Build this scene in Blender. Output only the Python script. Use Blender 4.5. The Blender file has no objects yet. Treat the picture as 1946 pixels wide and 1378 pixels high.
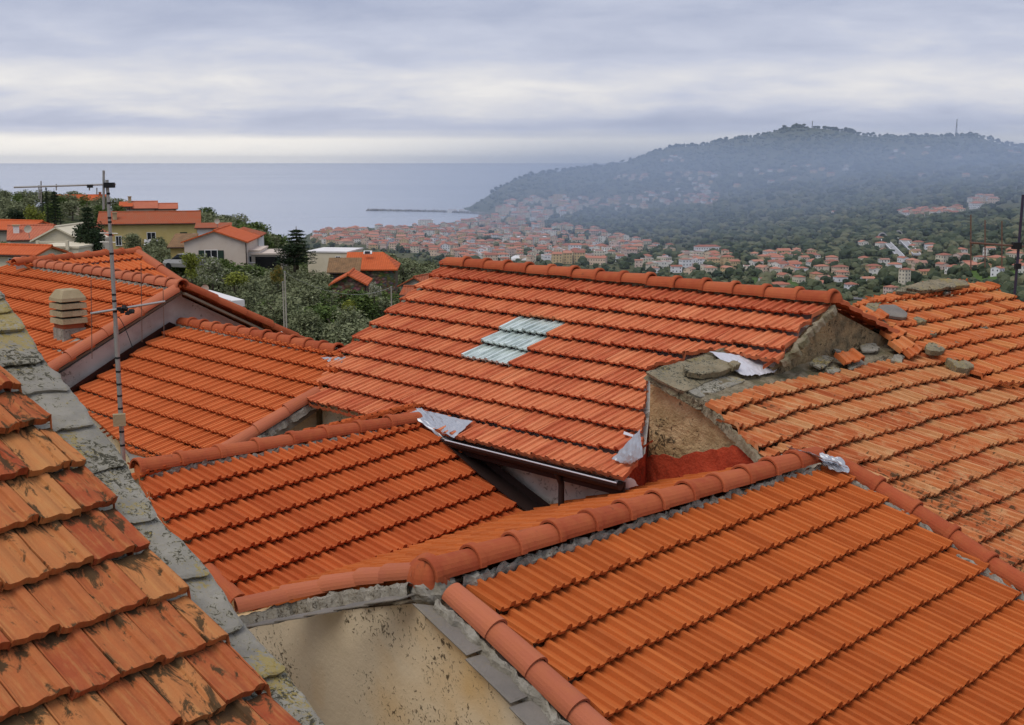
import bpy, bmesh, math, random
from mathutils import Vector, Matrix, noise
R = math.radians
rng = random.Random(7)
scene = bpy.context.scene
COL = scene.collection

# ------------------------------------------------------------------ camera
# world units are metres; the camera stands at the origin looking along +Y, sea level is 135 m below it
FPX, CX, CY, HY = 2250.0, 973.0, 689.0, 305.0
PITCH = math.atan((CY - HY) / FPX)
cam_d = bpy.data.cameras.new('camera'); cam_d.sensor_width = 36; cam_d.lens = FPX / 1946 * 36
cam_d.clip_start = 0.1; cam_d.clip_end = 100000
cam = bpy.data.objects.new('camera', cam_d); COL.objects.link(cam)
cam.rotation_euler = (R(90) - PITCH, R(0.0), 0); scene.camera = cam

# ------------------------------------------------------------------ light
SUN_EL, SUN_AZ = 60.0, 215.0      # azimuth clockwise from +Y: behind the camera, a little to the left
world = bpy.data.worlds.new('World'); scene.world = world; world.use_nodes = True
wn = world.node_tree; wn.nodes.clear()
def wnode(t, **k):
    n = wn.nodes.new(t)
    for a, b in k.items(): setattr(n, a, b)
    return n
def build_world():
    L = wn.links.new
    out = wnode('ShaderNodeOutputWorld'); bg = wnode('ShaderNodeBackground'); bg.inputs[1].default_value = 0.1
    sky = wnode('ShaderNodeTexSky', sky_type='NISHITA'); sky.sun_disc = False
    sky.sun_elevation = R(SUN_EL); sky.sun_rotation = R(SUN_AZ); sky.altitude = 135; sky.dust_density = 2.0
    tc = wnode('ShaderNodeTexCoord'); sep = wnode('ShaderNodeSeparateXYZ'); L(tc.outputs['Generated'], sep.inputs[0])
    def M(op, a, b=None, c=None):
        n = wnode('ShaderNodeMath', operation=op)
        for i, v in enumerate((a, b, c)):
            if v is None: continue
            if isinstance(v, (int, float)): n.inputs[i].default_value = v
            else: L(v, n.inputs[i])
        return n.outputs[0]
    z = M('MAXIMUM', sep.outputs[2], 0.0)
    zz = M('ADD', z, 0.2)
    cu = M('DIVIDE', sep.outputs[0], zz); cv = M('DIVIDE', sep.outputs[1], zz)
    cmb = wnode('ShaderNodeCombineXYZ'); L(M('MULTIPLY', cu, 0.8), cmb.inputs[0]); L(cv, cmb.inputs[1])
    def NZ(scale, det, rough, dist, off):
        mp = wnode('ShaderNodeMapping'); mp.inputs['Location'].default_value = off; L(cmb.outputs[0], mp.inputs[0])
        n = wnode('ShaderNodeTexNoise'); n.inputs['Scale'].default_value = scale; n.inputs['Detail'].default_value = det
        n.inputs['Roughness'].default_value = rough; n.inputs['Distortion'].default_value = dist
        L(mp.outputs[0], n.inputs['Vector']); return n.outputs[0]
    n1 = NZ(1.2, 7, 0.55, 0.35, (3.1, 1.7, 0)); n2 = NZ(3.6, 7, 0.58, 0.3, (7.7, 2.2, 0))
    mixn = M('ADD', M('MULTIPLY', n1, 0.62), M('MULTIPLY', n2, 0.38))
    # broad layers by height, as in a stratus deck: pale band on the horizon, grey shelf, pale belt, grey above
    ramp = wnode('ShaderNodeValToRGB'); cr = ramp.color_ramp; cr.interpolation = 'EASE'
    stops = [(0.0, 1.0), (0.095, 1.0), (0.15, .66), (0.18, .56), (0.28, .74), (0.38, .80), (0.55, .60), (0.75, .48), (1.0, .46)]
    while len(cr.elements) < len(stops): cr.elements.new(0.5)
    for e, (p_, v) in zip(cr.elements, stops): e.position = p_; e.color = (v, v, v, 1)
    warp = M('ADD', M('MULTIPLY', z, 6.2), M('MULTIPLY', M('SUBTRACT', n1, 0.5), M('MULTIPLY', M('MINIMUM', M('MULTIPLY', z, 10), 1.0), 0.42)))
    L(warp, ramp.inputs[0])
    band = wnode('ShaderNodeRGBToBW'); L(ramp.outputs[0], band.inputs[0])
    fade = M('ADD', M('MULTIPLY', M('MINIMUM', M('MULTIPLY', z, 30.0), 1.0), 0.85), 0.15)
    f = M('ADD', band.outputs[0], M('MULTIPLY', M('MULTIPLY', M('SUBTRACT', mixn, 0.5), 1.15), fade))
    cl = wnode('ShaderNodeValToRGB'); c2 = cl.color_ramp
    st = [(0.0, (.27, .31, .45)), (0.40, (.38, .42, .56)), (0.62, (.53, .56, .68)), (0.82, (.74, .73, .75)), (1.0, (.96, .92, .86))]
    while len(c2.elements) < len(st): c2.elements.new(0.5)
    for e, (p_, v) in zip(c2.elements, st): e.position = p_; e.color = (*v, 1)
    L(f, cl.inputs[0])
    # overcast luminance grows towards the zenith
    up = wnode('ShaderNodeMapRange'); up.inputs['From Min'].default_value = 0.18; up.inputs['From Max'].default_value = 0.8
    up.inputs['To Min'].default_value = 10.0; up.inputs['To Max'].default_value = ZEN; L(sep.outputs[2], up.inputs['Value'])
    sc = wnode('ShaderNodeVectorMath', operation='SCALE'); L(cl.outputs[0], sc.inputs[0]); L(up.outputs[0], sc.inputs[3])
    mx = wnode('ShaderNodeMix', data_type='RGBA'); mx.inputs[0].default_value = 0.93
    L(sky.outputs[0], mx.inputs[6]); L(sc.outputs[0], mx.inputs[7])
    L(mx.outputs[2], bg.inputs[0]); L(bg.outputs[0], out.inputs[0])
ZEN = 15.0
build_world()
sun_d = bpy.data.lights.new('sun', 'SUN'); sun_d.energy = 1.4; sun_d.angle = R(35); sun_d.color = (1.0, 0.95, 0.87)
sun = bpy.data.objects.new('sun', sun_d); COL.objects.link(sun)
sd = Vector((math.sin(R(SUN_AZ)) * math.cos(R(SUN_EL)), math.cos(R(SUN_AZ)) * math.cos(R(SUN_EL)), math.sin(R(SUN_EL))))
sun.rotation_euler = sd.to_track_quat('Z', 'Y').to_euler()
vs = scene.view_settings; vs.view_transform = 'Standard'; vs.look = 'None'; vs.gamma = 1; vs.use_curve_mapping = False
vs.exposure = 0.12
scene.cycles.volume_bounces = 0
scene.cycles.max_bounces = 6

# ------------------------------------------------------------------ helpers
def ray(x, y):
    a = (x - CX) / FPX; b = -(y - CY) / FPX; c, s = math.cos(PITCH), math.sin(PITCH)
    return Vector((a, c + b * s, -s + b * c))
def at_y(x, y, Y):
    r = ray(x, y); return r * (Y / r.y)

class MB:
    """collects faces; builds ONE mesh object"""
    def __init__(s): s.v = []; s.f = []; s.m = []; s.r = []; s.uv = []; s.t = {}
    def face(s, pts, mi=0, rnd=0.5, uv=None):
        i = len(s.v); s.v.extend(tuple(p) for p in pts); s.f.append(tuple(range(i, i + len(pts))))
        s.m.append(mi); s.r.append(rnd); s.uv.append(uv if uv else [(0, 0)] * len(pts))
    def add(s, vs_, fs, mi=0, rnd=0.5, uvs=None):
        i = len(s.v); s.v.extend(tuple(p) for p in vs_)
        for f in fs:
            s.f.append(tuple(i + k for k in f)); s.m.append(mi); s.r.append(rnd)
            s.uv.append([uvs[k] for k in f] if uvs else [(0, 0)] * len(f))
    def box(s, c, size, rot=None, mi=0, rnd=0.5):
        x, y, z = [k / 2 for k in size]
        P = [Vector((a, b, d)) for a in (-x, x) for b in (-y, y) for d in (-z, z)]
        if rot is not None: P = [rot @ p for p in P]
        c = Vector(c); P = [c + p for p in P]
        s.add(P, [(0, 1, 3, 2), (4, 6, 7, 5), (0, 4, 5, 1), (2, 3, 7, 6), (0, 2, 6, 4), (1, 5, 7, 3)], mi, rnd)
    def tube(s, a, b, r0, r1=None, n=8, mi=0, rnd=0.5, cap=True):
        a, b = Vector(a), Vector(b); r1 = r0 if r1 is None else r1
        q = (b - a).to_track_quat('Z', 'Y'); P = []
        for c, r in ((a, r0), (b, r1)):
            for k in range(n):
                t = 2 * math.pi * k / n; P.append(c + q @ Vector((r * math.cos(t), r * math.sin(t), 0)))
        F = [(k, (k + 1) % n, n + (k + 1) % n, n + k) for k in range(n)]
        if cap: F += [tuple(range(n - 1, -1, -1)), tuple(range(n, 2 * n))]
        s.add(P, F, mi, rnd)
    def prism(s, top, depth_vec, mi=0, rnd=0.5):
        """closed polygon extruded along depth_vec"""
        n = len(top); dv = Vector(depth_vec); P = [Vector(p) for p in top] + [Vector(p) + dv for p in top]
        s.add(P, [tuple(range(n)), tuple(range(2 * n - 1, n - 1, -1))] + [(k, n + k, n + (k + 1) % n, (k + 1) % n) for k in range(n)], mi, rnd)
    def build(s, name, mats, parent=None, smooth=False, origin=None):
        me = bpy.data.meshes.new(name)
        o0 = Vector(origin) if origin is not None else Vector((0, 0, 0))
        if parent is not None:
            o0 = Vector((0, 0, 0)); q = parent
            while q is not None: o0 = o0 + Vector(q.location); q = q.parent
        me.from_pydata([tuple(Vector(v) - o0) for v in s.v], [], s.f)
        if not isinstance(mats, (list, tuple)): mats = [mats]
        for m in mats: me.materials.append(m)
        me.polygons.foreach_set('material_index', s.m)
        at = me.attributes.new('rnd', 'FLOAT', 'FACE'); at.data.foreach_set('value', s.r)
        ul = me.uv_layers.new(name='UVMap'); flat = []
        for u in s.uv:
            for c in u: flat.extend((c[0], c[1]))
        ul.data.foreach_set('uv', flat)
        if s.t:
            u2 = me.uv_layers.new(name='Tile'); flat = []
            for k, f in enumerate(s.f):
                q = s.t.get(k)
                for c in range(len(f)): flat.extend(q[c] if q else (.5, .5))
            u2.data.foreach_set('uv', flat)
        if smooth: me.polygons.foreach_set('use_smooth', [True] * len(s.f))
        me.update()
        o = bpy.data.objects.new(name, me); COL.objects.link(o)
        if parent is not None: o.parent = parent
        else: o.location = o0
        return o
def tag(o, label=None, cat=None, group=None, kind=None):
    if label: o['label'] = label
    if cat: o['category'] = cat
    if group: o['group'] = group
    if kind: o['kind'] = kind
    return o
def thing(name, label, cat, loc=(0, 0, 0), group=None):
    o = bpy.data.objects.new(name, None); o.empty_display_size = 0.3; COL.objects.link(o); o.location = loc
    return tag(o, label, cat, group)
def recalc(o):
    bm = bmesh.new(); bm.from_mesh(o.data); bmesh.ops.recalc_face_normals(bm, faces=bm.faces); bm.to_mesh(o.data); bm.free(); return o
def copy_tree(o, loc, rz=0.0, sc=1.0, label=None):
    c = o.copy(); COL.objects.link(c); c.location = loc; c.rotation_euler = (0, 0, rz); c.scale = (sc, sc, sc) if isinstance(sc, (int, float)) else sc
    if label: c['label'] = label
    for ch in o.children:
        d = ch.copy(); COL.objects.link(d); d.parent = c
        for g in ch.children:
            e = g.copy(); COL.objects.link(e); e.parent = d
    return c

# ------------------------------------------------------------------ materials
class NT:
    def __init__(s, name, rough=0.85):
        s.mat = bpy.data.materials.new(name); s.mat.use_nodes = True; s.t = s.mat.node_tree
        s.b = s.t.nodes['Principled BSDF']; s.b.inputs['Roughness'].default_value = rough
        s.b.inputs['Specular IOR Level'].default_value = 0.12
    def n(s, t, **k):
        n = s.t.nodes.new(t)
        for a, b in k.items(): setattr(n, a, b)
        return n
    def L(s, a, b): s.t.links.new(a, b)
    def coord(s, kind='Object', scale=(1, 1, 1)):
        if kind == 'UV': o = s.n('ShaderNodeUVMap', uv_map='UVMap').outputs[0]
        elif kind == 'World': o = s.n('ShaderNodeNewGeometry').outputs['Position']
        else: o = s.n('ShaderNodeTexCoord').outputs[kind]
        m = s.n('ShaderNodeMapping'); m.inputs['Scale'].default_value = scale; s.L(o, m.inputs[0]); return m.outputs[0]
    def noise(s, co, scale, det=4, rough=0.55, dist=0.0):
        n = s.n('ShaderNodeTexNoise'); n.inputs['Scale'].default_value = scale; n.inputs['Detail'].default_value = det
        n.inputs['Roughness'].default_value = rough; n.inputs['Distortion'].default_value = dist; s.L(co, n.inputs['Vector']); return n.outputs[0]
    def ramp(s, fac, stops, interp='LINEAR'):
        r = s.n('ShaderNodeValToRGB'); c = r.color_ramp; c.interpolation = interp
        while len(c.elements) < len(stops): c.elements.new(0.5)
        for e, (p_, v) in zip(c.elements, stops):
            e.position = p_; e.color = (v, v, v, 1) if isinstance(v, (int, float)) else (*v, 1)
        s.L(fac, r.inputs[0]); return r.outputs[0]
    def mix(s, fac, a, b, mode='MIX'):
        m = s.n('ShaderNodeMix', data_type='RGBA', blend_type=mode)
        for i, v in ((0, fac), (6, a), (7, b)):
            if isinstance(v, (int, float)): m.inputs[i].default_value = v
            elif isinstance(v, tuple): m.inputs[i].default_value = (*v, 1)
            else: s.L(v, m.inputs[i])
        return m.outputs[2]
    def attr(s, name='rnd'): return s.n('ShaderNodeAttribute', attribute_name=name).outputs['Fac']
    def math(s, op, a, b):
        m = s.n('ShaderNodeMath', operation=op)
        for i, v in enumerate((a, b)):
            if isinstance(v, (int, float)): m.inputs[i].default_value = v
            else: s.L(v, m.inputs[i])
        return m.outputs[0]
    def bump(s, h, dist, strength=1.0):
        b = s.n('ShaderNodeBump'); b.inputs['Distance'].default_value = dist; b.inputs['Strength'].default_value = strength
        s.L(h, b.inputs['Height']); s.L(b.outputs[0], s.b.inputs['Normal'])
    def col(s, c):
        if isinstance(c, tuple): s.b.inputs['Base Color'].default_value = (*c, 1)
        else: s.L(c, s.b.inputs['Base Color'])
        return s.mat

def tile_mat(name, stops, streak=0.25, dirt=0.2, dirt_col=(.035, .03, .02), dirt_scale=14, pale=0.0, pale_col=(.55, .36, .2), gradient=None, rough=0.92, fine=0.35, dthr=0.62, joint=0.0):
    t = NT(name, rough)
    base = t.ramp(t.attr(), stops)
    st = t.noise(t.coord('UV', (38, 2.2, 1)), 1.0, 4, 0.6, 0.4)
    base = t.mix(t.math('MULTIPLY', t.ramp(st, [(.35, 0.0), (.7, 1.0)]), streak), base, t.mix(0.5, base, (.20, .035, .012)))
    bl = t.noise(t.coord('UV', (1, 1, 1)), 9.0, 5, 0.6)
    base = t.mix(t.math('MULTIPLY', t.ramp(bl, [(.4, 0.0), (.75, 1.0)]), fine), base, t.mix(0.6, base, (.48, .16, .05)))
    if pale:
        pn = t.noise(t.coord('UV', (26, 3.0, 1)), 1.3, 5, 0.65, 0.2)
        base = t.mix(t.math('MULTIPLY', t.ramp(pn, [(.5, 0.0), (.66, 1.0)]), pale), base, pale_col)
    dn = t.noise(t.coord('UV', (1.6, .7, 1)), dirt_scale, 7, 0.72, 0.6)
    big = t.noise(t.coord('UV', (1, 1, 1)), 0.9, 3, 0.5)
    dm = t.math('ADD', dn, t.math('MULTIPLY', t.math('SUBTRACT', big, 0.5), 0.5))
    if joint:       # moss, plus occlusion-like shade painted in under the tile above and along joints
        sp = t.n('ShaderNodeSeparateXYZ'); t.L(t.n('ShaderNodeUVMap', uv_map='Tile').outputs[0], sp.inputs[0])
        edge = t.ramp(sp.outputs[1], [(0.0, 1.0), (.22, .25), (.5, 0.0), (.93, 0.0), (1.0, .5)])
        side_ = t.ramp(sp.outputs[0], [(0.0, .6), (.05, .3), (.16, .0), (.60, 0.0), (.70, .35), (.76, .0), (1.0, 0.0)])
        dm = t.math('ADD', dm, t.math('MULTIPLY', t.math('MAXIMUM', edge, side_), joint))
    if gradient:      # (direction as UV vector, from, to, gain): parts of the old roof carry far more lichen than others
        gx = t.n('ShaderNodeVectorMath', operation='DOT_PRODUCT'); t.L(t.coord('UV'), gx.inputs[0]); gx.inputs[1].default_value = gradient[0]
        mr = t.n('ShaderNodeMapRange'); mr.inputs['From Min'].default_value = gradient[1]; mr.inputs['From Max'].default_value = gradient[2]
        mr.inputs['To Max'].default_value = gradient[3]; t.L(gx.outputs['Value'], mr.inputs['Value'])
        dm = t.math('ADD', dm, mr.outputs[0])
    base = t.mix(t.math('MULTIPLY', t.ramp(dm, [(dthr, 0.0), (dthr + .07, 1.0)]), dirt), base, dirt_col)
    b = t.math('ADD', t.math('MULTIPLY', bl, 0.6), t.noise(t.coord('UV', (1, 1, 1)), 70, 3, 0.6))
    t.bump(b, 0.004, 0.7)
    return t.col(base)
def plaster_mat(name, c1, c2, c3, spots=0.0, scale=2.0, spot_scale=26, spot_col=(.05, .035, .02), rough=0.95, bump=0.01, kind='Object'):
    t = NT(name, rough)
    a = t.noise(t.coord(kind), scale, 6, 0.62, 0.5)
    b = t.noise(t.coord(kind), scale * 0.37, 4, 0.55, 0.2)
    base = t.mix(t.ramp(a, [(.35, 0.0), (.65, 1.0)]), c1, c2)
    base = t.mix(t.ramp(b, [(.5, 0.0), (.66, 1.0)]), base, c3)
    if spots:
        n = t.noise(t.coord(kind), spot_scale, 5, 0.7, 0.8); m = t.noise(t.coord(kind), 1.3, 2, 0.5)
        v = t.math('ADD', n, t.math('MULTIPLY', t.math('SUBTRACT', m, 0.5), 0.5))
        base = t.mix(t.math('MULTIPLY', t.ramp(v, [(.60, 0.0), (.66, 1.0)]), spots), base, spot_col)
    t.bump(t.math('ADD', a, t.math('MULTIPLY', t.noise(t.coord(kind), 30, 4, 0.6), 0.5)), bump, 0.8)
    return t.col(base)
def plain(name, c, rough=0.6, metal=0.0, var=0.15, scale=6):
    t = NT(name, rough); t.b.inputs['Metallic'].default_value = metal
    n = t.noise(t.coord('Object'), scale, 4, 0.6)
    return t.col(t.mix(t.math('MULTIPLY', n, var * 2), c, tuple(k * 0.55 for k in c)))

M = {}
# new machine-made tiles of the two front roofs: even orange
M['tile_g'] = tile_mat('new orange roof tile', [(0, (0.435, 0.101, 0.022)), (.5, (0.488, 0.120, 0.026)), (1, (0.539, 0.140, 0.032))], streak=.35, dirt=.25, dirt_scale=40, dthr=.70)
M['tile_d'] = tile_mat('orange roof tile', [(0, (0.426, 0.085, 0.023)), (.5, (0.477, 0.104, 0.028)), (1, (0.530, 0.120, 0.032))], streak=.35, dirt=.25, dirt_scale=40, dthr=.70)
M['tile_e'] = tile_mat('salmon orange roof tile', [(0, (0.415, 0.081, 0.035)), (.15, (0.519, 0.120, 0.051)), (.5, (0.602, 0.162, 0.068)), (.85, (0.664, 0.202, 0.084)), (1, (0.716, 0.247, 0.108))], streak=.7, dirt=.45, dirt_scale=22, fine=.5, pale=.45, pale_col=(.74, .29, .13), dthr=.66)
M['tile_c'] = tile_mat('bright orange roof tile', [(0, (0.539, 0.128, 0.035)), (1, (0.643, 0.169, 0.050))], streak=.45, dirt=.25, dirt_scale=30, dthr=.7)
M['tile_f'] = tile_mat('weathered old roof tile', [(0, (0.435, 0.117, 0.041)), (.4, (0.519, 0.162, 0.055)), (.75, (0.561, 0.202, 0.071)), (1, (0.539, 0.260, 0.105))], streak=.6, dirt=.85, dirt_scale=16, pale=.75, pale_col=(.60, .36, .17), gradient=((-.35, .55, 0), 0.2, 2.8, .16), fine=.4, dthr=.66, dirt_col=(.06, .05, .025))
M['tile_f2'] = tile_mat('weathered upper roof tile', [(0, (0.457, 0.111, 0.031)), (.4, (0.561, 0.156, 0.048)), (.8, (0.592, 0.182, 0.058)), (1, (0.602, 0.260, 0.089))], streak=.5, dirt=.7, dirt_scale=9, pale=.25, fine=.4, dthr=.70)
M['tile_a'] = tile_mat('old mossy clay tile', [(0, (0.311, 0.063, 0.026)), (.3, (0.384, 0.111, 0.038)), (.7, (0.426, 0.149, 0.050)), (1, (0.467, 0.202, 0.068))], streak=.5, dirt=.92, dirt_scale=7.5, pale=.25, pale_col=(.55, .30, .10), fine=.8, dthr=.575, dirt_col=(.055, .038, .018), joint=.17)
M['ridge'] = tile_mat('plain clay ridge tile', [(0, (0.339, 0.071, 0.029)), (.5, (0.398, 0.089, 0.035)), (1, (0.446, 0.114, 0.047))], streak=.4, dirt=.4, dirt_scale=16, fine=.6, dthr=.64)
M['ridge_pink'] = tile_mat('pinkish clay barrel tile', [(0, (0.407, 0.120, 0.060)), (1, (0.485, 0.154, 0.078))], streak=.3, dirt=.35, dirt_scale=14, fine=.5, dthr=.68)
M['mortar'] = plaster_mat('grey mortar', (.20, .18, .14), (.34, .31, .25), (.26, .23, .17), spots=.8, scale=9, spot_scale=30, bump=.03)
M['moss_mortar'] = plaster_mat('mossy mortar', (.17, .135, .08), (.29, .24, .16), (.14, .12, .065), spots=.8, scale=9, bump=.03)
M['beige'] = plaster_mat('stained beige render', (.72, .60, .42), (.62, .51, .35), (.62, .40, .17), spots=.9, scale=1.6, spot_scale=30, kind='World')
M['beige_h'] = plaster_mat('crumbling ochre render', (.56, .38, .19), (.36, .24, .11), (.66, .46, .24), spots=.9, scale=6, spot_scale=13, bump=.07, kind='World')
M['white'] = plaster_mat('dirty white render', (.62, .57, .48), (.50, .45, .37), (.66, .62, .54), spots=.6, scale=3, spot_scale=14)
M['greywall'] = plaster_mat('grey mottled render', (.42, .36, .30), (.33, .27, .23), (.50, .44, .38), spots=.6, scale=2.2, spot_scale=18)
M['rough'] = plaster_mat('rough dark stone render', (.36, .25, .13), (.15, .12, .07), (.42, .30, .15), spots=.95, scale=6, spot_scale=14, bump=.08, kind='World')
M['redplaster'] = plaster_mat('red waterproof plaster', (.42, .06, .025), (.34, .048, .02), (.46, .075, .03), spots=.4, scale=5, spot_scale=26, bump=.04, kind='World')
def slate_mat(name, c1, c2, lich):
    t = NT(name, 0.75)
    a = t.noise(t.coord('Object'), 3.0, 6, 0.65, 0.4)
    base = t.mix(t.ramp(a, [(.38, 0.0), (.62, 1.0)]), c1, c2)
    l1 = t.noise(t.coord('World'), 24, 7, 0.78, 0.9); m1 = t.noise(t.coord('World'), 2.6, 2, .5)
    v = t.math('ADD', l1, t.math('MULTIPLY', t.math('SUBTRACT', m1, 0.5), 0.4))
    base = t.mix(t.math('MULTIPLY', t.ramp(v, [(.47, 0.0), (.56, 1.0)]), lich * .8), base, (.30, .27, .18))
    base = t.mix(t.math('MULTIPLY', t.ramp(v, [(.535, 0.0), (.575, 1.0)]), lich), base, (.045, .04, .025))
    y = t.noise(t.coord('World', (1, 1.3, 1)), 30, 6, 0.75, 0.6); m2 = t.noise(t.coord('World', (1, 1, 2)), 1.9, 2, .5)
    yv = t.math('ADD', y, t.math('MULTIPLY', t.math('SUBTRACT', m2, 0.5), 0.9))
    base = t.mix(t.math('MULTIPLY', t.ramp(yv, [(.58, 0.0), (.66, 1.0)]), lich * .8), base, (.33, .24, .06))
    t.bump(t.math('ADD', a, t.math('MULTIPLY', l1, .8)), .012, .8)
    return t.col(base)
M['slab'] = slate_mat('lichen covered slate', (.215, .195, .155), (.32, .29, .23), .95)
M['slate'] = slate_mat('clean grey slate', (.17, .15, .125), (.22, .19, .155), .12)
M['stone'] = slate_mat('mossy field stone', (.27, .215, .13), (.17, .135, .075), .9)
M['foil'] = plain('crinkled silver flashing', (.50, .50, .50), .42, .55, .25, 9)
M['foil_w'] = plain('white bitumen foil', (.62, .60, .60), .5, .15, .2, 8)
M['brown'] = plain('dark brown painted metal', (.045, .028, .024), .45, .3, .2, 8)
M['brown_wet'] = plain('rusty brown flashing', (.07, .035, .028), .5, .2, .4, 6)
M['steel'] = plain('galvanised steel', (.42, .40, .36), .45, .6, .3, 20)
M['black'] = plain('black tape', (.02, .02, .02), .6)
M['rust'] = plain('rusty metal', (.21, .12, .085), .7, .3, .3, 20)
M['darkpole'] = plain('dark bluish steel', (.07, .06, .09), .5, .5, .3, 20)
M['concrete'] = plaster_mat('cast cement', (.37, .29, .17), (.32, .25, .14), (.41, .33, .20), spots=.3, scale=5, spot_scale=40)
M['brick'] = plain('red brick', (.38, .11, .05), .9, 0, .4, 12)
M['wood'] = plain('grey weathered wood', (.24, .20, .14), .9, 0, .4, 9)
M['cable'] = plain('pale cable', (.45, .42, .36), .7)
gt = NT('pale glass tile', .22); gt.b.inputs['Specular IOR Level'].default_value = .6
M['glass_tile'] = gt.col(gt.mix(gt.ramp(gt.noise(gt.coord('UV', (30, 3, 1)), 1.0, 3, .6), [(.35, 0.0), (.65, 1.0)]), (.32, .38, .34), (.66, .72, .65)))

# ------------------------------------------------------------------ roof planes
class Plane:
    """roof plane: courses run towards horizon point vx of the photo; th = pitch; side +1 falls towards the viewer"""
    def __init__(s, vx, th, side, off=None, through=None, raise_=0.0):
        d = ray(vx, HY); d.z = 0; d.normalize(); s.d = d
        h = Vector((d.y, -d.x, 0))
        if (h.y < 0) != (side > 0): h = -h
        s.h = h; s.dn = (h * math.cos(R(th)) - Vector((0, 0, 1)) * math.sin(R(th))).normalized()
        n = d.cross(s.dn); s.n = n if n.z > 0 else -n
        s.o = -off if off is not None else s.n.dot(through)
        s.o += raise_
    def at(s, x, y, up=0.0):
        r = ray(x, y); return r * ((s.o + up) / s.n.dot(r))
    def pts(s, L, up=0.0): return [s.at(x, y, up) for x, y in L]
    def on(s, P, up=0.0):
        """drop a 3D point vertically on the plane"""
        return Vector((P.x, P.y, (s.o + up - s.n.x * P.x - s.n.y * P.y) / s.n.z))

PROFILE = [(0, -.008), (.008, .017), (.035, .0), (.30, .0), (.335, .013), (.43, .013), (.475, .0), (.74, .0), (.785, .022), (.93, .024), (.972, .020), (.98, -.008), (1.0, -.008)]
def interval(poly, v):
    xs = []
    n = len(poly)
    for i in range(n):
        (u0, v0), (u1, v1) = poly[i], poly[(i + 1) % n]
        if (v0 <= v < v1) or (v1 <= v < v0): xs.append(u0 + (u1 - u0) * (v - v0) / (v1 - v0))
    return (min(xs), max(xs)) if len(xs) >= 2 else None
def clip_rect(poly, u0, u1, v0, v1):
    for ax, lim, sg in ((0, u0, 1), (0, u1, -1), (1, v0, 1), (1, v1, -1)):
        out = []; n = len(poly)
        for i in range(n):
            p, q = poly[i], poly[(i + 1) % n]; dp = (p[ax] - lim) * sg; dq = (q[ax] - lim) * sg
            if dp >= 0: out.append(p)
            if (dp >= 0) != (dq >= 0):
                t = dp / (dp - dq); out.append((p[0] + (q[0] - p[0]) * t, p[1] + (q[1] - p[1]) * t))
        poly = out
        if len(poly) < 3: return None
    return poly
def in_uv(x, y, P):
    c = False; n = len(P)
    for i in range(n):
        (x0, y0), (x1, y1) = P[i], P[(i + 1) % n]
        if (y0 > y) != (y1 > y) and x < (x1 - x0) * (y - y0) / (y1 - y0) + x0: c = not c
    return c
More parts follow.
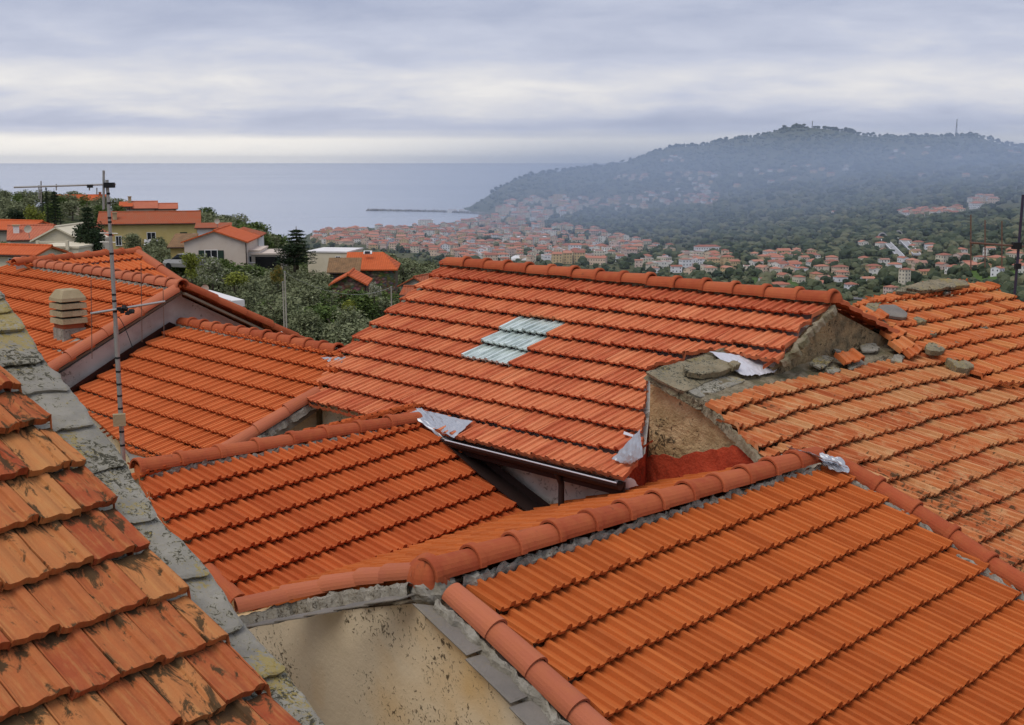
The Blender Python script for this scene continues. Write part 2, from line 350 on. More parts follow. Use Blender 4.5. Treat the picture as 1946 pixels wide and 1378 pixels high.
def roof_panel(name, P, poly3, O, parent, mat, w=.205, e=.34, hs=1.0, lift=.030, thick=.020, shift=0.0, seed=1, jit=.003, nv=1, deform=None, sel=None, matsel=None, rough=0.0, selname=None, rowrnd=None):
    """tiled slope: every tile is a ribbed, slightly tilted shell with a front lip; the outline is cut exactly"""
    rg = random.Random(seed)
    uv = [((p - O).dot(P.d), (p - O).dot(P.dn)) for p in poly3]
    v_lo = min(q[1] for q in uv); v_hi = max(q[1] for q in uv); u_lo = min(q[0] for q in uv); u_hi = max(q[0] for q in uv)
    mb = MB(); mb2 = MB(); off = P.o - P.n.dot(O); n_p = len(PROFILE)
    def W(u, v, h):
        if deform:
            du, dv, dh = deform(u, v); u += du; v += dv; h += dh
        return O + P.d * u + P.dn * v + P.n * (h + off)
    shs = {}; tj = {}
    k0 = math.floor(v_lo / e); k1 = math.ceil(v_hi / e) + 1
    def shk(k):
        if k not in shs: q = random.Random(seed * 31 + k); shs[k] = shift * (k % 2) * w + q.uniform(-.006, .006)
        return shs[k]
    def tjit(k, j):
        if (k, j) not in tj: q = random.Random(seed * 977 + k * 131 + j); tj[(k, j)] = (q.random(), q.uniform(-jit, jit) * 1.5, q.uniform(-jit, jit) * 1.5, q.uniform(-jit, jit) * 2)
        return tj[(k, j)]
    def prof(x):
        for (a, ha), (b, hb) in zip(PROFILE, PROFILE[1:]):
            if x <= b: return ha + (hb - ha) * max(0, (x - a)) / (b - a)
        return PROFILE[-1][1]
    def hgt(u, v, k=None):
        if k is None: k = math.ceil(v / e)
        x = (u - shk(k)) / w; j = math.floor(x); x -= j; rv, jl, jr, jv = tjit(k, j); t = (v - (k - 1) * e) / e
        return prof(x) * hs + (lift + jl * (1 - x) + jr * x) * t
    for k in range(k0, k1 + 1):
        vf = k * e; vb = (k - 1) * e; sh = shk(k)
        if vf < v_lo or vb > v_hi: continue
        for j in range(math.floor((u_lo - sh) / w) - 1, math.ceil((u_hi - sh) / w) + 1):
            ua = j * w + sh; ub = ua + w
            whole = clip_rect(uv, ua, ub, vb, vf)
            if not whole: continue
            rv, jl, jr, jv = tjit(k, j)
            if rowrnd: rv = rowrnd(k, rv)
            full = all(in_uv(x, y, uv) for x in (ua + .001, ub - .001) for y in (vb + .001, vf - .001)) and len(whole) == 4
            tgt = mb2 if sel and sel((ua + ub) / 2, (vf + vb) / 2, k) else mb
            vs_ = [vb + (vf - vb) * r_ / nv for r_ in range(nv + 1)]
            def PT(u, v, x, extra=0):
                t = (v - vb) / e; h = prof(x) * hs + (lift + jl * (1 - x) + jr * x) * t; vv = v + (jv if t > .999 else 0)
                if rough:
                    q = Vector((u * 9, v * 9, seed + rv)); h += noise.noise(q) * rough
                    if t > .999: vv += noise.noise(q * 3) * rough * 1.8
                return W(u, vv, h + extra)
            UV = lambda u, v: (u + rv * 3.7, v + rv * 1.9)
            if full:
                V = []; U_ = []
                for r_, v in enumerate([vb - .045] + vs_[1:] if nv == 1 else [vb - .045] + vs_[1:]):
                    for pu, ph in PROFILE: u = ua + pu * w; V.append(PT(u, v, pu)); U_.append(UV(u, v))
                F = [(r_ * n_p + i, r_ * n_p + i + 1, (r_ + 1) * n_p + i + 1, (r_ + 1) * n_p + i) for r_ in range(nv) for i in range(n_p - 1)]
                nf0 = len(tgt.f); tgt.add(V, F, 0, rv, U_)
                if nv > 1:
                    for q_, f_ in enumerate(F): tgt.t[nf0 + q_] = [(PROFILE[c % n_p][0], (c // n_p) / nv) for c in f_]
            else:
                for i in range(n_p - 1):
                    c0, c1 = ua + PROFILE[i][0] * w, ua + PROFILE[i + 1][0] * w
                    for r_ in range(nv):
                        pc = clip_rect(whole, c0, c1, vs_[r_], vs_[r_ + 1])
                        if pc:
                            if nv > 1: tgt.t[len(tgt.f)] = [((u - ua) / w, (v - vb) / e) for u, v in pc]
                            tgt.face([PT(u, v, min(max((u - ua) / w, 0), 1)) for u, v in pc], 0, rv, [UV(u, v) for u, v in pc])
            # front lip and side cheeks
            for i in range(n_p - 1):
                c0, c1 = ua + PROFILE[i][0] * w, ua + PROFILE[i + 1][0] * w
                if not full and not in_uv((c0 + c1) / 2, vf - .004, uv): continue
                p0, p1 = PT(c0, vf, PROFILE[i][0]), PT(c1, vf, PROFILE[i + 1][0])
                d0 = -(thick + PROFILE[i][1] * hs * .45); d1 = -(thick + PROFILE[i + 1][1] * hs * .45)
                tgt.face([p0, p1, p1 + P.n * d1 - P.dn * .004, p0 + P.n * d0 - P.dn * .004], 0, rv, [UV(c0, vf), UV(c1, vf), UV(c1, vf + .02), UV(c0, vf + .02)])
            for x in (0.0, 1.0):
                u = ua + x * w
                if not full and not in_uv(u, (vf + vb) / 2, uv): continue
                p0, p1 = PT(u, vb, x), PT(u, vf, x); tgt.face([p0, p1, p1 - P.n * (thick + .01), p0 - P.n * .02], 0, rv)
    n = len(uv)
    for i in range(n):      # clay edge round the outline
        (a0, b0), (a1, b1) = uv[i], uv[(i + 1) % n]; L_ = math.hypot(a1 - a0, b1 - b0); m = max(2, int(L_ / .04)); pr = None
        for q in range(m + 1):
            t = q / m; u, v = a0 + (a1 - a0) * t, b0 + (b1 - b0) * t; h = hgt(u, v); top = W(u, v, h); bot = W(u, v, h - .045)
            if pr: mb.face([pr[0], top, bot, pr[1]], 0, .4, [(u, v)] * 4)
            pr = (top, bot)
    o = mb.build(name, mat, parent)
    o2 = mb2.build(selname, matsel, parent) if mb2.f else None
    return o, o2

def barrel(name, pts, r, parent, mat, seg=.36, up=None, collar=.012, taper=.012, arc=100, seed=3, jit=.004, flip=False, lap=.03, n=12, wob=0):
    """row of half-round cover tiles along a polyline; each a tapered shell with a raised collar at its lower end"""
    rg = random.Random(seed); mb = MB()
    pts = [Vector(p) for p in pts]
    if flip: pts = pts[::-1]
    L = [0]
    for a, b in zip(pts, pts[1:]): L.append(L[-1] + (b - a).length)
    def P(s_):
        s_ = min(max(s_, 0), L[-1])
        for i in range(len(pts) - 1):
            if s_ <= L[i + 1] + 1e-6: return pts[i].lerp(pts[i + 1], (s_ - L[i]) / max(L[i + 1] - L[i], 1e-6))
        return pts[-1]
    cnt = max(1, round(L[-1] / seg)); sg = L[-1] / cnt
    for k in range(cnt):
        a = P(k * sg); b = P((k + 1) * sg); ax = (b - a).normalized()
        U = Vector(up) if up is not None else Vector((0, 0, 1)); U = (U - ax * U.dot(ax)).normalized(); S = ax.cross(U)
        a = a + S * rg.uniform(-jit, jit) + U * rg.uniform(-jit, jit); b = b + S * rg.uniform(-jit, jit)
        rv = rg.random(); rings = []
        ln = (b - a).length + lap
        prof = [(0, r), (.5, r + taper * .5), (.86, r + taper * .85)]
        prof += [(.87, r + taper + collar), (.985, r + taper + collar), (1.0, r + taper + collar * .5)] if collar else [(1.0, r + taper)]
        V = []; UV = []
        for t, rr in prof:
            c = a + ax * (ln * t) + U * (t * .012)
            for i in range(n + 1):
                th = R(-arc + 2 * arc * i / n)
                V.append(c + S * (math.sin(th) * rr) + U * (math.cos(th) * rr)); UV.append((th * .1 + rv * 5, (k + t) * sg + rv * 3))
        F = []
        for q in range(len(prof) - 1):
            for i in range(n):
                p0 = q * (n + 1) + i; F.append((p0, p0 + 1, p0 + n + 2, p0 + n + 1))
        # end thickness
        m = len(V); q = (len(prof) - 1) * (n + 1)
        for i in range(n + 1):
            th = R(-arc + 2 * arc * i / n); rr = prof[-1][1] - .016; c = a + ax * (ln * .998) + U * .012
            V.append(c + S * (math.sin(th) * rr) + U * (math.cos(th) * rr)); UV.append((0, 0))
        for i in range(n): F.append((q + i, q + i + 1, m + i + 1, m + i))
        mb.add(V, F, 0, rv, UV)
    return mb.build(name, mat, parent, smooth=False)

def lumpy_strip(name, pts, w, h, parent, mat, up=(0, 0, 1), seed=5, step=.03, side=None):
    """irregular bead of mortar along a polyline"""
    mb = MB(); rg = random.Random(seed); pts = [Vector(p) for p in pts]; ring = []
    samples = []
    for a, b in zip(pts, pts[1:]):
        n = max(2, int((b - a).length / step))
        samples += [(a.lerp(b, i / n), (b - a).normalized()) for i in range(n)]
    samples.append((pts[-1], (pts[-1] - pts[-2]).normalized()))
    V = []; m = 7
    for i, (c, ax) in enumerate(samples):
        U = Vector(up); U = (U - ax * U.dot(ax)).normalized(); S = ax.cross(U)
        if side is not None and S.dot(Vector(side)) < 0: S = -S
        wn_ = w * (1 + .9 * noise.noise(c * 9 + Vector((seed, 0, 0)))) * rg.uniform(.6, 1.35); wob = S * (w * .5 * noise.noise(c * 12 + Vector((0, seed, 0))))
        for k in range(m):
            t = k / (m - 1); x = (t - .5) * wn_; y = math.sin(t * math.pi) * h * (1 + 1.0 * noise.noise(c * 22 + Vector((0, t * 4, seed))) + rg.uniform(-.25, .25)) - (.0 if 0 < k < m - 1 else .06)
            V.append(c + wob + S * x + U * y + ax * rg.uniform(-.01, .01))
    F = [(i * m + k, i * m + k + 1, (i + 1) * m + k + 1, (i + 1) * m + k) for i in range(len(samples) - 1) for k in range(m - 1)]
    mb.add(V, F); return mb.build(name, mat, parent)

def solid(mb, top, zb):
    """walls of a house: closed prism from a roof-shaped top down to the level zb"""
    n = len(top); P = [Vector(p) for p in top] + [Vector((p.x, p.y, zb)) for p in top]
    mb.add(P, [tuple(range(n)), tuple(range(2 * n - 1, n - 1, -1))] + [(k, n + k, n + (k + 1) % n, (k + 1) % n) for k in range(n)])

def rough_slab(mb, pts, thick, seed, nrm, div=9, amp=.012, edge=.02):
    """flat quad/polygon stone with chipped outline, uneven top and real thickness; pts in order around"""
    pts = [Vector(p) for p in pts]; c = sum(pts, Vector()) / len(pts); ring = []
    for i in range(len(pts)):
        a, b = pts[i], pts[(i + 1) % len(pts)]
        for k in range(div):
            p = a.lerp(b, k / div); q = p + Vector((seed, seed * .7, 0))
            p = p + (c - p).normalized() * (noise.noise(q * 9) * edge + noise.noise(q * 27) * edge * .5 + (edge * .9 if k == 0 else 0))
            ring.append(p)
    n = len(ring); V = []; layers = [1.0, .93, .6, .3]
    for L_ in layers:
        for p in ring:
            q = c.lerp(p, L_); hh = amp * (noise.noise(q * 6 + Vector((0, 0, seed))) + .5 * noise.noise(q * 19)) - (.006 if L_ == 1.0 else 0)
            V.append(q + nrm * hh)
    V.append(c + nrm * amp * .3); ci = len(V) - 1; F = []
    for l in range(len(layers) - 1):
        for i in range(n): F.append((l * n + i, l * n + (i + 1) % n, (l + 1) * n + (i + 1) % n, (l + 1) * n + i))
    l = len(layers) - 1
    for i in range(n): F.append((l * n + i, l * n + (i + 1) % n, ci))
    b0 = len(V)
    for p in ring: V.append(c.lerp(p, .985) - nrm * thick)
    for i in range(n): F.append((i, b0 + i, b0 + (i + 1) % n, (i + 1) % n))
    F.append(tuple(range(b0 + n - 1, b0 - 1, -1)))
    mb.add(V, F, 0, seed % 1.0)

def crumple(mb, quad, nx, ny, amp, seed, nrm, thick=.004, fall=None):
    """crinkled sheet between four corner points"""
    a, b, c, d = [Vector(p) for p in quad]; V = []
    for j in range(ny + 1):
        for i in range(nx + 1):
            s_, t = i / nx, j / ny; p = a.lerp(b, s_).lerp(d.lerp(c, s_), t); q = p * 8 + Vector((seed, 0, 0))
            hgt = amp * (noise.noise(q) + abs(noise.noise(q * 2.3)) * 1.2 + .5 * noise.noise(q * 5))
            e_ = noise.noise(q * 3 + Vector((5, 5, 5))) * amp * 1.2 if i in (0, nx) or j in (0, ny) else 0
            V.append(p + Vector(nrm) * hgt + (p - (a + b + c + d) / 4).normalized() * e_)
    m = len(V); V += [v - Vector(nrm) * thick for v in V]; F = []
    for j in range(ny):
        for i in range(nx):
            q = j * (nx + 1) + i; F.append((q, q + 1, q + nx + 2, q + nx + 1)); F.append((m + q, m + q + nx + 1, m + q + nx + 2, m + q + 1))
    per = [i for i in range(nx + 1)] + [(j + 1) * (nx + 1) - 1 for j in range(1, ny + 1)] + [ny * (nx + 1) + i for i in range(nx - 1, -1, -1)] + [j * (nx + 1) for j in range(ny - 1, 0, -1)]
    for i in range(len(per)): F.append((per[i], m + per[i], m + per[(i + 1) % len(per)], per[(i + 1) % len(per)]))
    mb.add(V, F)
ZG = -11.0

# ================================================================== THE ROOFS OF THE VILLAGE
FS = .955; ES = 1.068; CS = .965; DS = .955
PA = Plane(2900, 31, 1, 4.38)
PG = Plane(3270, 21, 1, 4.52)
PGb = Plane(3270, 19.5, -1, through=PG.at(800, 1100))
PD = Plane(2700, 23, 1, 6.53 * DS)
PDb = Plane(2700, 21, -1, through=PD.at(400, 868))
PE = Plane(-1255, 24, 1, 5.89 * ES)
PEb = Plane(-1255, 20, -1, through=PE.at(1400, 548))
PC = Plane(-1200, 24, 1, 6.46 * CS)
PCb = Plane(-1200, 22, -1, through=PC.at(500, 645))
PB = Plane(-1400, 25, 1, 6.13)
PBb = Plane(-1400, 27, -1, through=PB.at(200, 523))
PB2 = Plane(2400, 23, 1, through=at_y(108, 495, 23.4))
PF = Plane(3480, 19, 1, 4.79 * FS)
PF2 = Plane(3600, 19, 1, through=PF.at(1740, 640), raise_=.07)
TH = .06
def base_of(pts): c = sum(pts, Vector()) / len(pts); return Vector((c.x, c.y, ZG))
def house(label, pts, name='house'):
    o = thing(name, label, 'house', base_of(pts)); return o
def walls(name, parent, tops, mats, edge_mats=None):
    """tops: list of (roof-shaped polygon, per-edge material index list)"""
    mb = MB()
    for top, em in tops:
        n = len(top); P = [Vector(p) for p in top]; Q = [Vector((p.x, p.y, ZG)) for p in P]
        mb.face(P, em[-1] if em else 0)
        for k in range(n):
            l = (k + 1) % n; mb.face([P[k], Q[k], Q[l], P[l]], em[k] if em and k < len(em) else 0)
    return mb.build(name, mats, parent)
def patch(name, P, poly3, O, parent, mat, res=.05, amp=.03, up=0.0, seed=2, sc=5):
    uv = [((p - O).dot(P.d), (p - O).dot(P.dn)) for p in poly3]; off = P.o - P.n.dot(O)
    v0, v1 = min(q[1] for q in uv), max(q[1] for q in uv); nv = max(2, int((v1 - v0) / res)); mb = MB(); V = []; m = 60
    for j in range(nv + 1):
        v = v0 + .003 + (v1 - v0 - .006) * j / nv; I = interval(uv, v)
        for i in range(m + 1):
            u = I[0] + (I[1] - I[0]) * i / m; p = O + P.d * u + P.dn * v; q = p * sc + Vector((0, 0, seed))
            e_ = 0 if 0 < i < m and 0 < j < nv else -.05
            h = amp * (noise.noise(q) + .6 * noise.noise(q * 2.7) + .4 * noise.noise(q * 6.1)) + e_
            if i in (0, m): p = p + P.d * (noise.noise(q * 3) * .03)
            V.append(p + P.n * (off + up + h))
    mb.add(V, [(j * (m + 1) + i, j * (m + 1) + i + 1, (j + 1) * (m + 1) + i + 1, (j + 1) * (m + 1) + i) for j in range(nv) for i in range(m)])
    return mb.build(name, mat, parent, smooth=False)

# ------------------------------------------------ house A: the near roof at the lower left, with its slate verge
A_poly = PA.pts([(-420, 400), (-60, 640), (0, 702), (144, 873), (281, 1049), (437, 1233), (515, 1329), (640, 1478), (-300, 1800)])
hA = house('nearest house with mossy old clay tiles and a lichened slate edge', A_poly)
OA = PA.at(0, 1128)
save = PROFILE
PROFILE = [(0, -.03), (.014, -.03), (.020, .010), (.05, .012), (.08, .003), (.13, .0), (.24, .0), (.31, .003), (.37, .009), (.46, .010), (.53, .006), (.60, .0), (.70, .0), (.735, .003), (.765, .017), (.82, .022), (.90, .024), (.955, .021), (.984, .012), (.990, -.03), (1.0, -.03)]
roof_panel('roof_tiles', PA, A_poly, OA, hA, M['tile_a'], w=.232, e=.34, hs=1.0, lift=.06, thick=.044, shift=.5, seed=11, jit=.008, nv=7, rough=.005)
PROFILE = save
# slate slabs: joints given as (inner point, outer point) along the verge
jo = [((-60, 505), (-12, 528)), ((-42, 566), (12, 563)), ((-30, 592), (26, 589)), ((0, 628), (52, 622)), ((20, 690), (86, 684)), ((62, 742), (136, 737)), ((118, 812), (183, 806)), ((178, 898), (244, 882)), ((232, 999), (302, 985)), ((316, 1108), (404, 1088)), ((402, 1222), (470, 1191)), ((478, 1304), (545, 1274)), ((560, 1395), (626, 1388)), ((640, 1490), (716, 1480))]
for i in range(len(jo) - 1):
    (a, b), (c, d) = jo[i], jo[i + 1]
    dx = 90
    mb = MB(); up0, up1 = -.085, -.045
    q = [PA.at(a[0] - dx, a[1] - 8, up0), PA.at(b[0], b[1], up0), PA.at(d[0], d[1], up1), PA.at(c[0] - dx, c[1] + 14, up1)]
    q[0] -= PA.dn * .05; q[1] -= PA.dn * .05
    rough_slab(mb, q, .022, 3.3 + i * 1.7, PA.n, div=14, amp=.012, edge=.018)
    mb.build('verge_slab', M['slab'], hA)
A_wall = PA.pts([(-420, 400), (-40, 545), (90, 700), (230, 890), (385, 1095), (600, 1378), (690, 1500), (-300, 1800)], -.12)
walls('wall', hA, [(A_wall, None)], [M['beige']])

# ------------------------------------------------ house G: large front roof at the lower right
hG = house('house with the big even orange roof in the right foreground', PG.pts([(850, 1100), (1575, 880), (1990, 1176), (1290, 1500)]))
G_poly = PG.pts([(800, 1100), (1562, 868), (1605, 902), (1935, 1137), (2010, 1190), (2080, 1560), (1290, 1560), (1074, 1300), (880, 1112), (862, 1096)])
OG = PG.at(1400, 1004)
def setv(P, O, p, v): return p + P.dn * (v - (p - O).dot(P.dn))
roof_panel('roof_tiles', PG, [setv(PG, OG, PG.at(872, 1112), -.325), setv(PG, OG, PG.at(1572, 878), -.325)] + PG.pts([(1605, 902), (1935, 1137), (2010, 1190), (2080, 1560), (1290, 1560), (1074, 1300), (885, 1118)]), PG.at(1400, 1004), hG, M['tile_g'], w=.192, e=.34, lift=.062, thick=.028, seed=21, hs=1.7, nv=1)
r0, r1 = PG.at(800, 1100), PG.at(1556, 866)
gb = [r0, r1, r1 + PGb.dn * 2.4, r0 + PGb.dn * 3.9]
gb = [r0, r1, PGb.at(1490, 866), PGb.on(PGb.at(1215, 922) ), PGb.at(1060, 955), PGb.at(900, 992), PGb.at(560, 1100), PGb.at(466, 1152)]
roof_panel('back_roof_tiles', PGb, gb, PGb.at(800, 1080), hG, M['tile_g'], w=.192, e=.34, lift=.020, thick=.014, seed=22, hs=.8)
mid = PG.at(1180, 982)
rp = [PG.at(814, 1094, .07), PG.at(1180, 980, .075), PG.at(1552, 868, .07)]
barrel('ridge_tiles', rp, .098, hG, M['ridge'], seg=.40, flip=True, collar=.014, taper=.008, seed=4)
lumpy_strip('ridge_mortar', [p + PG.dn * .135 + PG.n * .0 for p in (PG.at(850, 1088, .0), PG.at(1180, 984, .0), PG.at(1562, 870, .0))], .085, .05, hG, M['mortar'], up=PG.n, seed=8)
# fluted end cap of the ridge
mb = MB(); c0 = PG.at(818, 1096, .02); ax = (rp[0] - rp[1]).normalized(); S = ax.cross(Vector((0, 0, 1))).normalized(); V = []; nl, nr = 40, 8
for j in range(nr + 1):
    ph = j / nr * math.pi / 2
    for i in range(nl + 1):
        th = -math.pi / 2 * 1.15 + math.pi * 1.15 * i / nl; rr = .15 * (1 + .09 * abs(math.sin(th * 5.5)) * math.cos(ph))
        V.append(c0 + (ax * math.cos(th) + S * math.sin(th)) * rr * math.cos(ph) * 1.0 + Vector((0, 0, 1)) * (.16 * math.sin(ph)))
mb.add(V, [(j * (nl + 1) + i, j * (nl + 1) + i + 1, (j + 1) * (nl + 1) + i + 1, (j + 1) * (nl + 1) + i) for j in range(nr) for i in range(nl)], 0, .3, [(v.x, v.y) for v in V])
for i in range(nl):
    a, b = V[i], V[i + 1]; mb.face([a, b, b - Vector((0, 0, .03)), a - Vector((0, 0, .03))])
mb.build('ridge_end_cap', M['ridge'], hG)
# mortar lump under the end cap
mb = MB(); V = []; nl, nr = 22, 8; cb = PG.at(822, 1118, -.02)
for j in range(nr + 1):
    for i in range(nl):
        th = 2 * math.pi * i / nl; ph = math.pi * j / nr
        p = Vector((math.sin(ph) * math.cos(th) * .15, math.sin(ph) * math.sin(th) * .13, math.cos(ph) * .12)); p *= 1 + .22 * noise.noise(p * 14)
        V.append(cb + p)
mb.add(V, [(j * nl + i, (j + 1) * nl + i, (j + 1) * nl + (i + 1) % nl, j * nl + (i + 1) % nl) for j in range(nr) for i in range(nl)])
mb.build('mortar_lump', M['mortar'], hG)
# verge cover tiles, left front slope
vp = [PG.at(858, 1128, .035), PG.at(925, 1189, .035), PG.at(998, 1258, .035), PG.at(1076, 1334, .035), PG.at(1160, 1418, .035), PG.at(1260, 1520, .035)]
barrel('verge_tiles', vp, .082, hG, M['ridge_pink'], seg=.37, up=PG.n, collar=0, taper=.014, seed=5, lap=.05)
side = -PG.d
lumpy_strip('verge_mortar', [p - PG.d * .105 - PG.n * .05 for p in vp], .07, .03, hG, M['mortar'], up=PG.n, seed=9)
sl = [((784, 1142), (846, 1156), (922, 1234), (887, 1247)), ((885, 1248), (930, 1236), (1009, 1322), (970, 1338)), ((968, 1339), (1018, 1326), (1100, 1412), (1060, 1440)), ((1058, 1440), (1108, 1416), (1190, 1510), (1150, 1530))]
for i, q in enumerate(sl):
    mb = MB(); pp = [PG.at(*k, -.03) for k in q]; pp[0] -= PG.n * .012; pp[1] -= PG.n * .012; pp[2] += PG.n * .01; pp[3] += PG.n * .01
    pp[1] += PG.d * .07; pp[2] += PG.d * .07
    rough_slab(mb, pp, .014, 9.1 + i, PG.n, div=6, amp=.002, edge=.003); mb.build('verge_slate', M['slate'], hG)
# verge of the back slope (left of the end cap)
bp = [PGb.at(800, 1092, .03), PGb.at(684, 1107, .03), PGb.at(574, 1130, .03), PGb.at(464, 1160, .03)]
barrel('verge_tiles', bp, .078, hG, M['ridge_pink'], seg=.36, up=PGb.n, collar=.0, taper=.010, seed=6, lap=.05)
lumpy_strip('verge_mortar', [p - PGb.d * .10 - PGb.n * .06 for p in bp], .08, .03, hG, M['mortar'], up=PGb.n, seed=19)
for i in range(6):
    t0, t1 = i / 6, (i + 1.12) / 6; a = bp[0].lerp(bp[3], t0); b = bp[0].lerp(bp[3], min(t1, 1.05)); mb = MB(); o_ = -PG.d
    pp = [a + o_ * .05, a + o_ * .21, b + o_ * .21, b + o_ * .05]; pp = [p - PGb.n * (.10 - .012 * (1 if k > 1 else 0)) for k, p in enumerate(pp)]
    rough_slab(mb, pp, .012, 19.1 + i, PGb.n, div=5, amp=.002, edge=.003); mb.build('verge_slate', M['slate'], hG)
# verge between G and the old roof on the right
vr = [PG.at(1597, 884, .05), PG.at(1651, 917, .05), PG.at(1724, 965, .05), PG.at(1793, 1010, .05), PG.at(1862, 1063, .05), PG.at(1935, 1108, .05), PG.at(2040, 1180, .05)]
barrel('verge_tiles', vr, .085, hG, M['ridge'], seg=.42, up=PG.n, collar=.016, taper=.006, seed=7)
lumpy_strip('verge_mortar', [p - PG.d * .12 - PG.n * .035 for p in vr], .09, .035, hG, M['mortar'], up=PG.n, seed=29)
GW = PG.pts([(795, 1146), (1000, 1376), (1140, 1560), (2080, 1560), (2010, 1200), (1605, 905), (1560, 876)], -.10)
gx = GW[0]; e0 = PGb.at(478, 1184, -.10)
ridge_l = Vector(PGb.on(GW[0], -.10)); back_l = ridge_l + PGb.dn * 3.7; back_r = GW[-1] + PGb.dn * 3.7
walls('wall', hG, [(GW, None), ([GW[0], GW[-1], GW[-1] + PGb.dn * 1.3, PGb.at(1060, 975, -.12), PGb.at(860, 1020, -.12), back_l], None)], [M['beige']])

# ------------------------------------------------ house D: middle roof left of centre
hD = house('house whose orange tiled roof fills the middle, left of the front ridge', PD.pts([(265, 900), (820, 805), (1015, 985), (480, 1145)]))
roof_panel('roof_tiles', PD, PD.pts([(254, 893), (806, 795), (818, 806), (850, 838), (905, 901), (978, 964), (1024, 992), (1030, 1010), (640, 1135), (478, 1162), (398, 1094), (346, 1042), (296, 982)]), PD.at(560, 881), hD, M['tile_d'], w=.192, e=.34 * DS, lift=.062, thick=.028, seed=31, hs=1.7)
d0, d1 = PD.at(262, 893), PD.at(806, 795)
roof_panel('back_roof_tiles', PDb, [d0, d1, d1 + PDb.dn * 1.7, d0 + PDb.dn * 1.7], d0, hD, M['tile_d'], w=.192, seed=32)
barrel('ridge_tiles', [PD.at(262, 893, .05), PD.at(420, 864, .035), PD.at(600, 831, .035), PD.at(795, 797, .06)], .085, hD, M['ridge'], seg=.46, flip=True, collar=.012, taper=.006, seed=8)
lumpy_strip('ridge_mortar', [p + PD.dn * .12 + PD.n * .005 for p in (d0, PD.at(520, 848), d1)], .075, .045, hD, M['mortar'], up=PD.n, seed=39)
lv = [PD.at(392, 1082, -.02), PD.at(448, 1142, -.01)]
barrel('verge_tiles', lv, .07, hD, M['ridge'], seg=.4, up=PD.n, collar=0, seed=41)
DW = PD.pts([(268, 902), (800, 803), (850, 838), (1000, 975), (560, 1130), (474, 1148), (356, 1040), (306, 982)], -.10)
walls('wall', hD, [(DW, None), ([DW[0], DW[1], DW[1] + PDb.dn * 1.55, DW[0] + PDb.dn * 1.55], None)], [M['beige']])
# brown valley flashing against the white wall
def ribbon(mb, L1, L2, thick, nrm):
    for i in range(len(L1) - 1):
        mb.prism([L1[i], L1[i + 1], L2[i + 1], L2[i]], -Vector(nrm) * thick)
mb = MB()
ribbon(mb, PD.pts([(838, 834), (910, 899), (1012, 980)], .10), PD.pts([(868, 838), (938, 893), (1044, 974)], .06), .012, PD.n)
ribbon(mb, PD.pts([(864, 836), (934, 891), (1042, 972)], .07), PD.pts([(872, 832), (946, 884), (1054, 966)], .16), .008, PD.d)
mb.build('valley_flashing', M['brown'], hD)

# ------------------------------------------------ house E: the big central roof
hE = house('central house with the widest salmon orange roof and a glass tile skylight', PE.pts([(850, 500), (1580, 572), (1180, 912), (590, 770)]))
OE = PE.at(820, 530); eE = .34 * ES; wE = .212
sk = [((944, 636), (1044, 654)), ((918, 664), (999, 680)), ((876, 688), (977, 707))]
skr = []
for a, b in sk:
    pa, pb = PE.at(*a), PE.at(*b); va = ((pa - OE).dot(PE.dn) + (pb - OE).dot(PE.dn)) / 2; us = sorted(((pa - OE).dot(PE.d), (pb - OE).dot(PE.d)))
    skr.append((round(va / eE), us[0], us[1]))
ks = skr[0][0]; skr = [(ks + i, s_[1], s_[2]) for i, s_ in enumerate(skr)]
selE = lambda u, v, k: any(k == q[0] and q[1] + .04 < u < q[2] - .02 for q in skr)
E_poly = PE.pts([(847, 497), (1584, 568), (1578, 580), (1541, 612), (1524, 620), (1515, 645), (1478, 690), (1346, 667), (1232, 704), (1226, 790), (1220, 866), (1186, 917), (586, 768), (600, 742), (641, 676), (655, 668), (670, 650), (684, 640), (706, 622), (760, 576), (818, 529)])
_, gl = roof_panel('roof_tiles', PE, E_poly, OE, hE, M['tile_e'], w=wE, e=eE, seed=51, jit=.006, sel=selE, selname='skylight_glass_tiles', matsel=M['glass_tile'], lift=.070, thick=.024, hs=1.15, rowrnd=lambda k, r: r * .12 if k <= 0 else .15 + .85 * r)
if gl: gl['label'] = 'pale ribbed glass tiles forming a stepped skylight'
e0, e1 = PE.at(847, 497), PE.at(1584, 568)
roof_panel('back_roof_tiles', PEb, [e0, e1, e1 + PEb.dn * 2.7, e0 + PEb.dn * 2.7], e0, hE, M['tile_e'], w=.212, seed=52)
barrel('ridge_tiles', [PE.at(850, 500, .05), PE.at(1210, 535, .05), PE.at(1582, 572, .05)], .095, hE, M['ridge'], seg=.44, flip=False, collar=.022, taper=.008, seed=9, jit=.008)
lumpy_strip('ridge_mortar', [p + PE.dn * .12 + PE.n * .01 for p in (e0, PE.at(1200, 531), e1)], .09, .045, hE, M['moss_mortar'], up=PE.n, seed=49)
# rounded end of the ridge
mb = MB(); V = []; c0 = PE.at(1581, 573, .0); axe = (e1 - e0).normalized(); S = axe.cross(Vector((0, 0, 1))).normalized(); nl, nr = 14, 6
for j in range(nr + 1):
    ph = j / nr * math.pi / 2
    for i in range(nl + 1):
        th = -math.pi / 2 + math.pi * i / nl; V.append(c0 + (axe * math.cos(th) + S * math.sin(th)) * .12 * math.cos(ph) + Vector((0, 0, 1)) * (.15 * math.sin(ph)))
mb.add(V, [(j * (nl + 1) + i, j * (nl + 1) + i + 1, (j + 1) * (nl + 1) + i + 1, (j + 1) * (nl + 1) + i) for j in range(nr) for i in range(nl)], 0, .3)
mb.build('ridge_end_cap', M['ridge'], hE)
EW = PE.pts([(868, 512), (1574, 584), (1524, 632), (1470, 698), (1346, 678), (1240, 714), (1234, 790), (1226, 862), (1196, 894), (876, 818), (740, 784), (612, 756), (672, 672)], -.11)
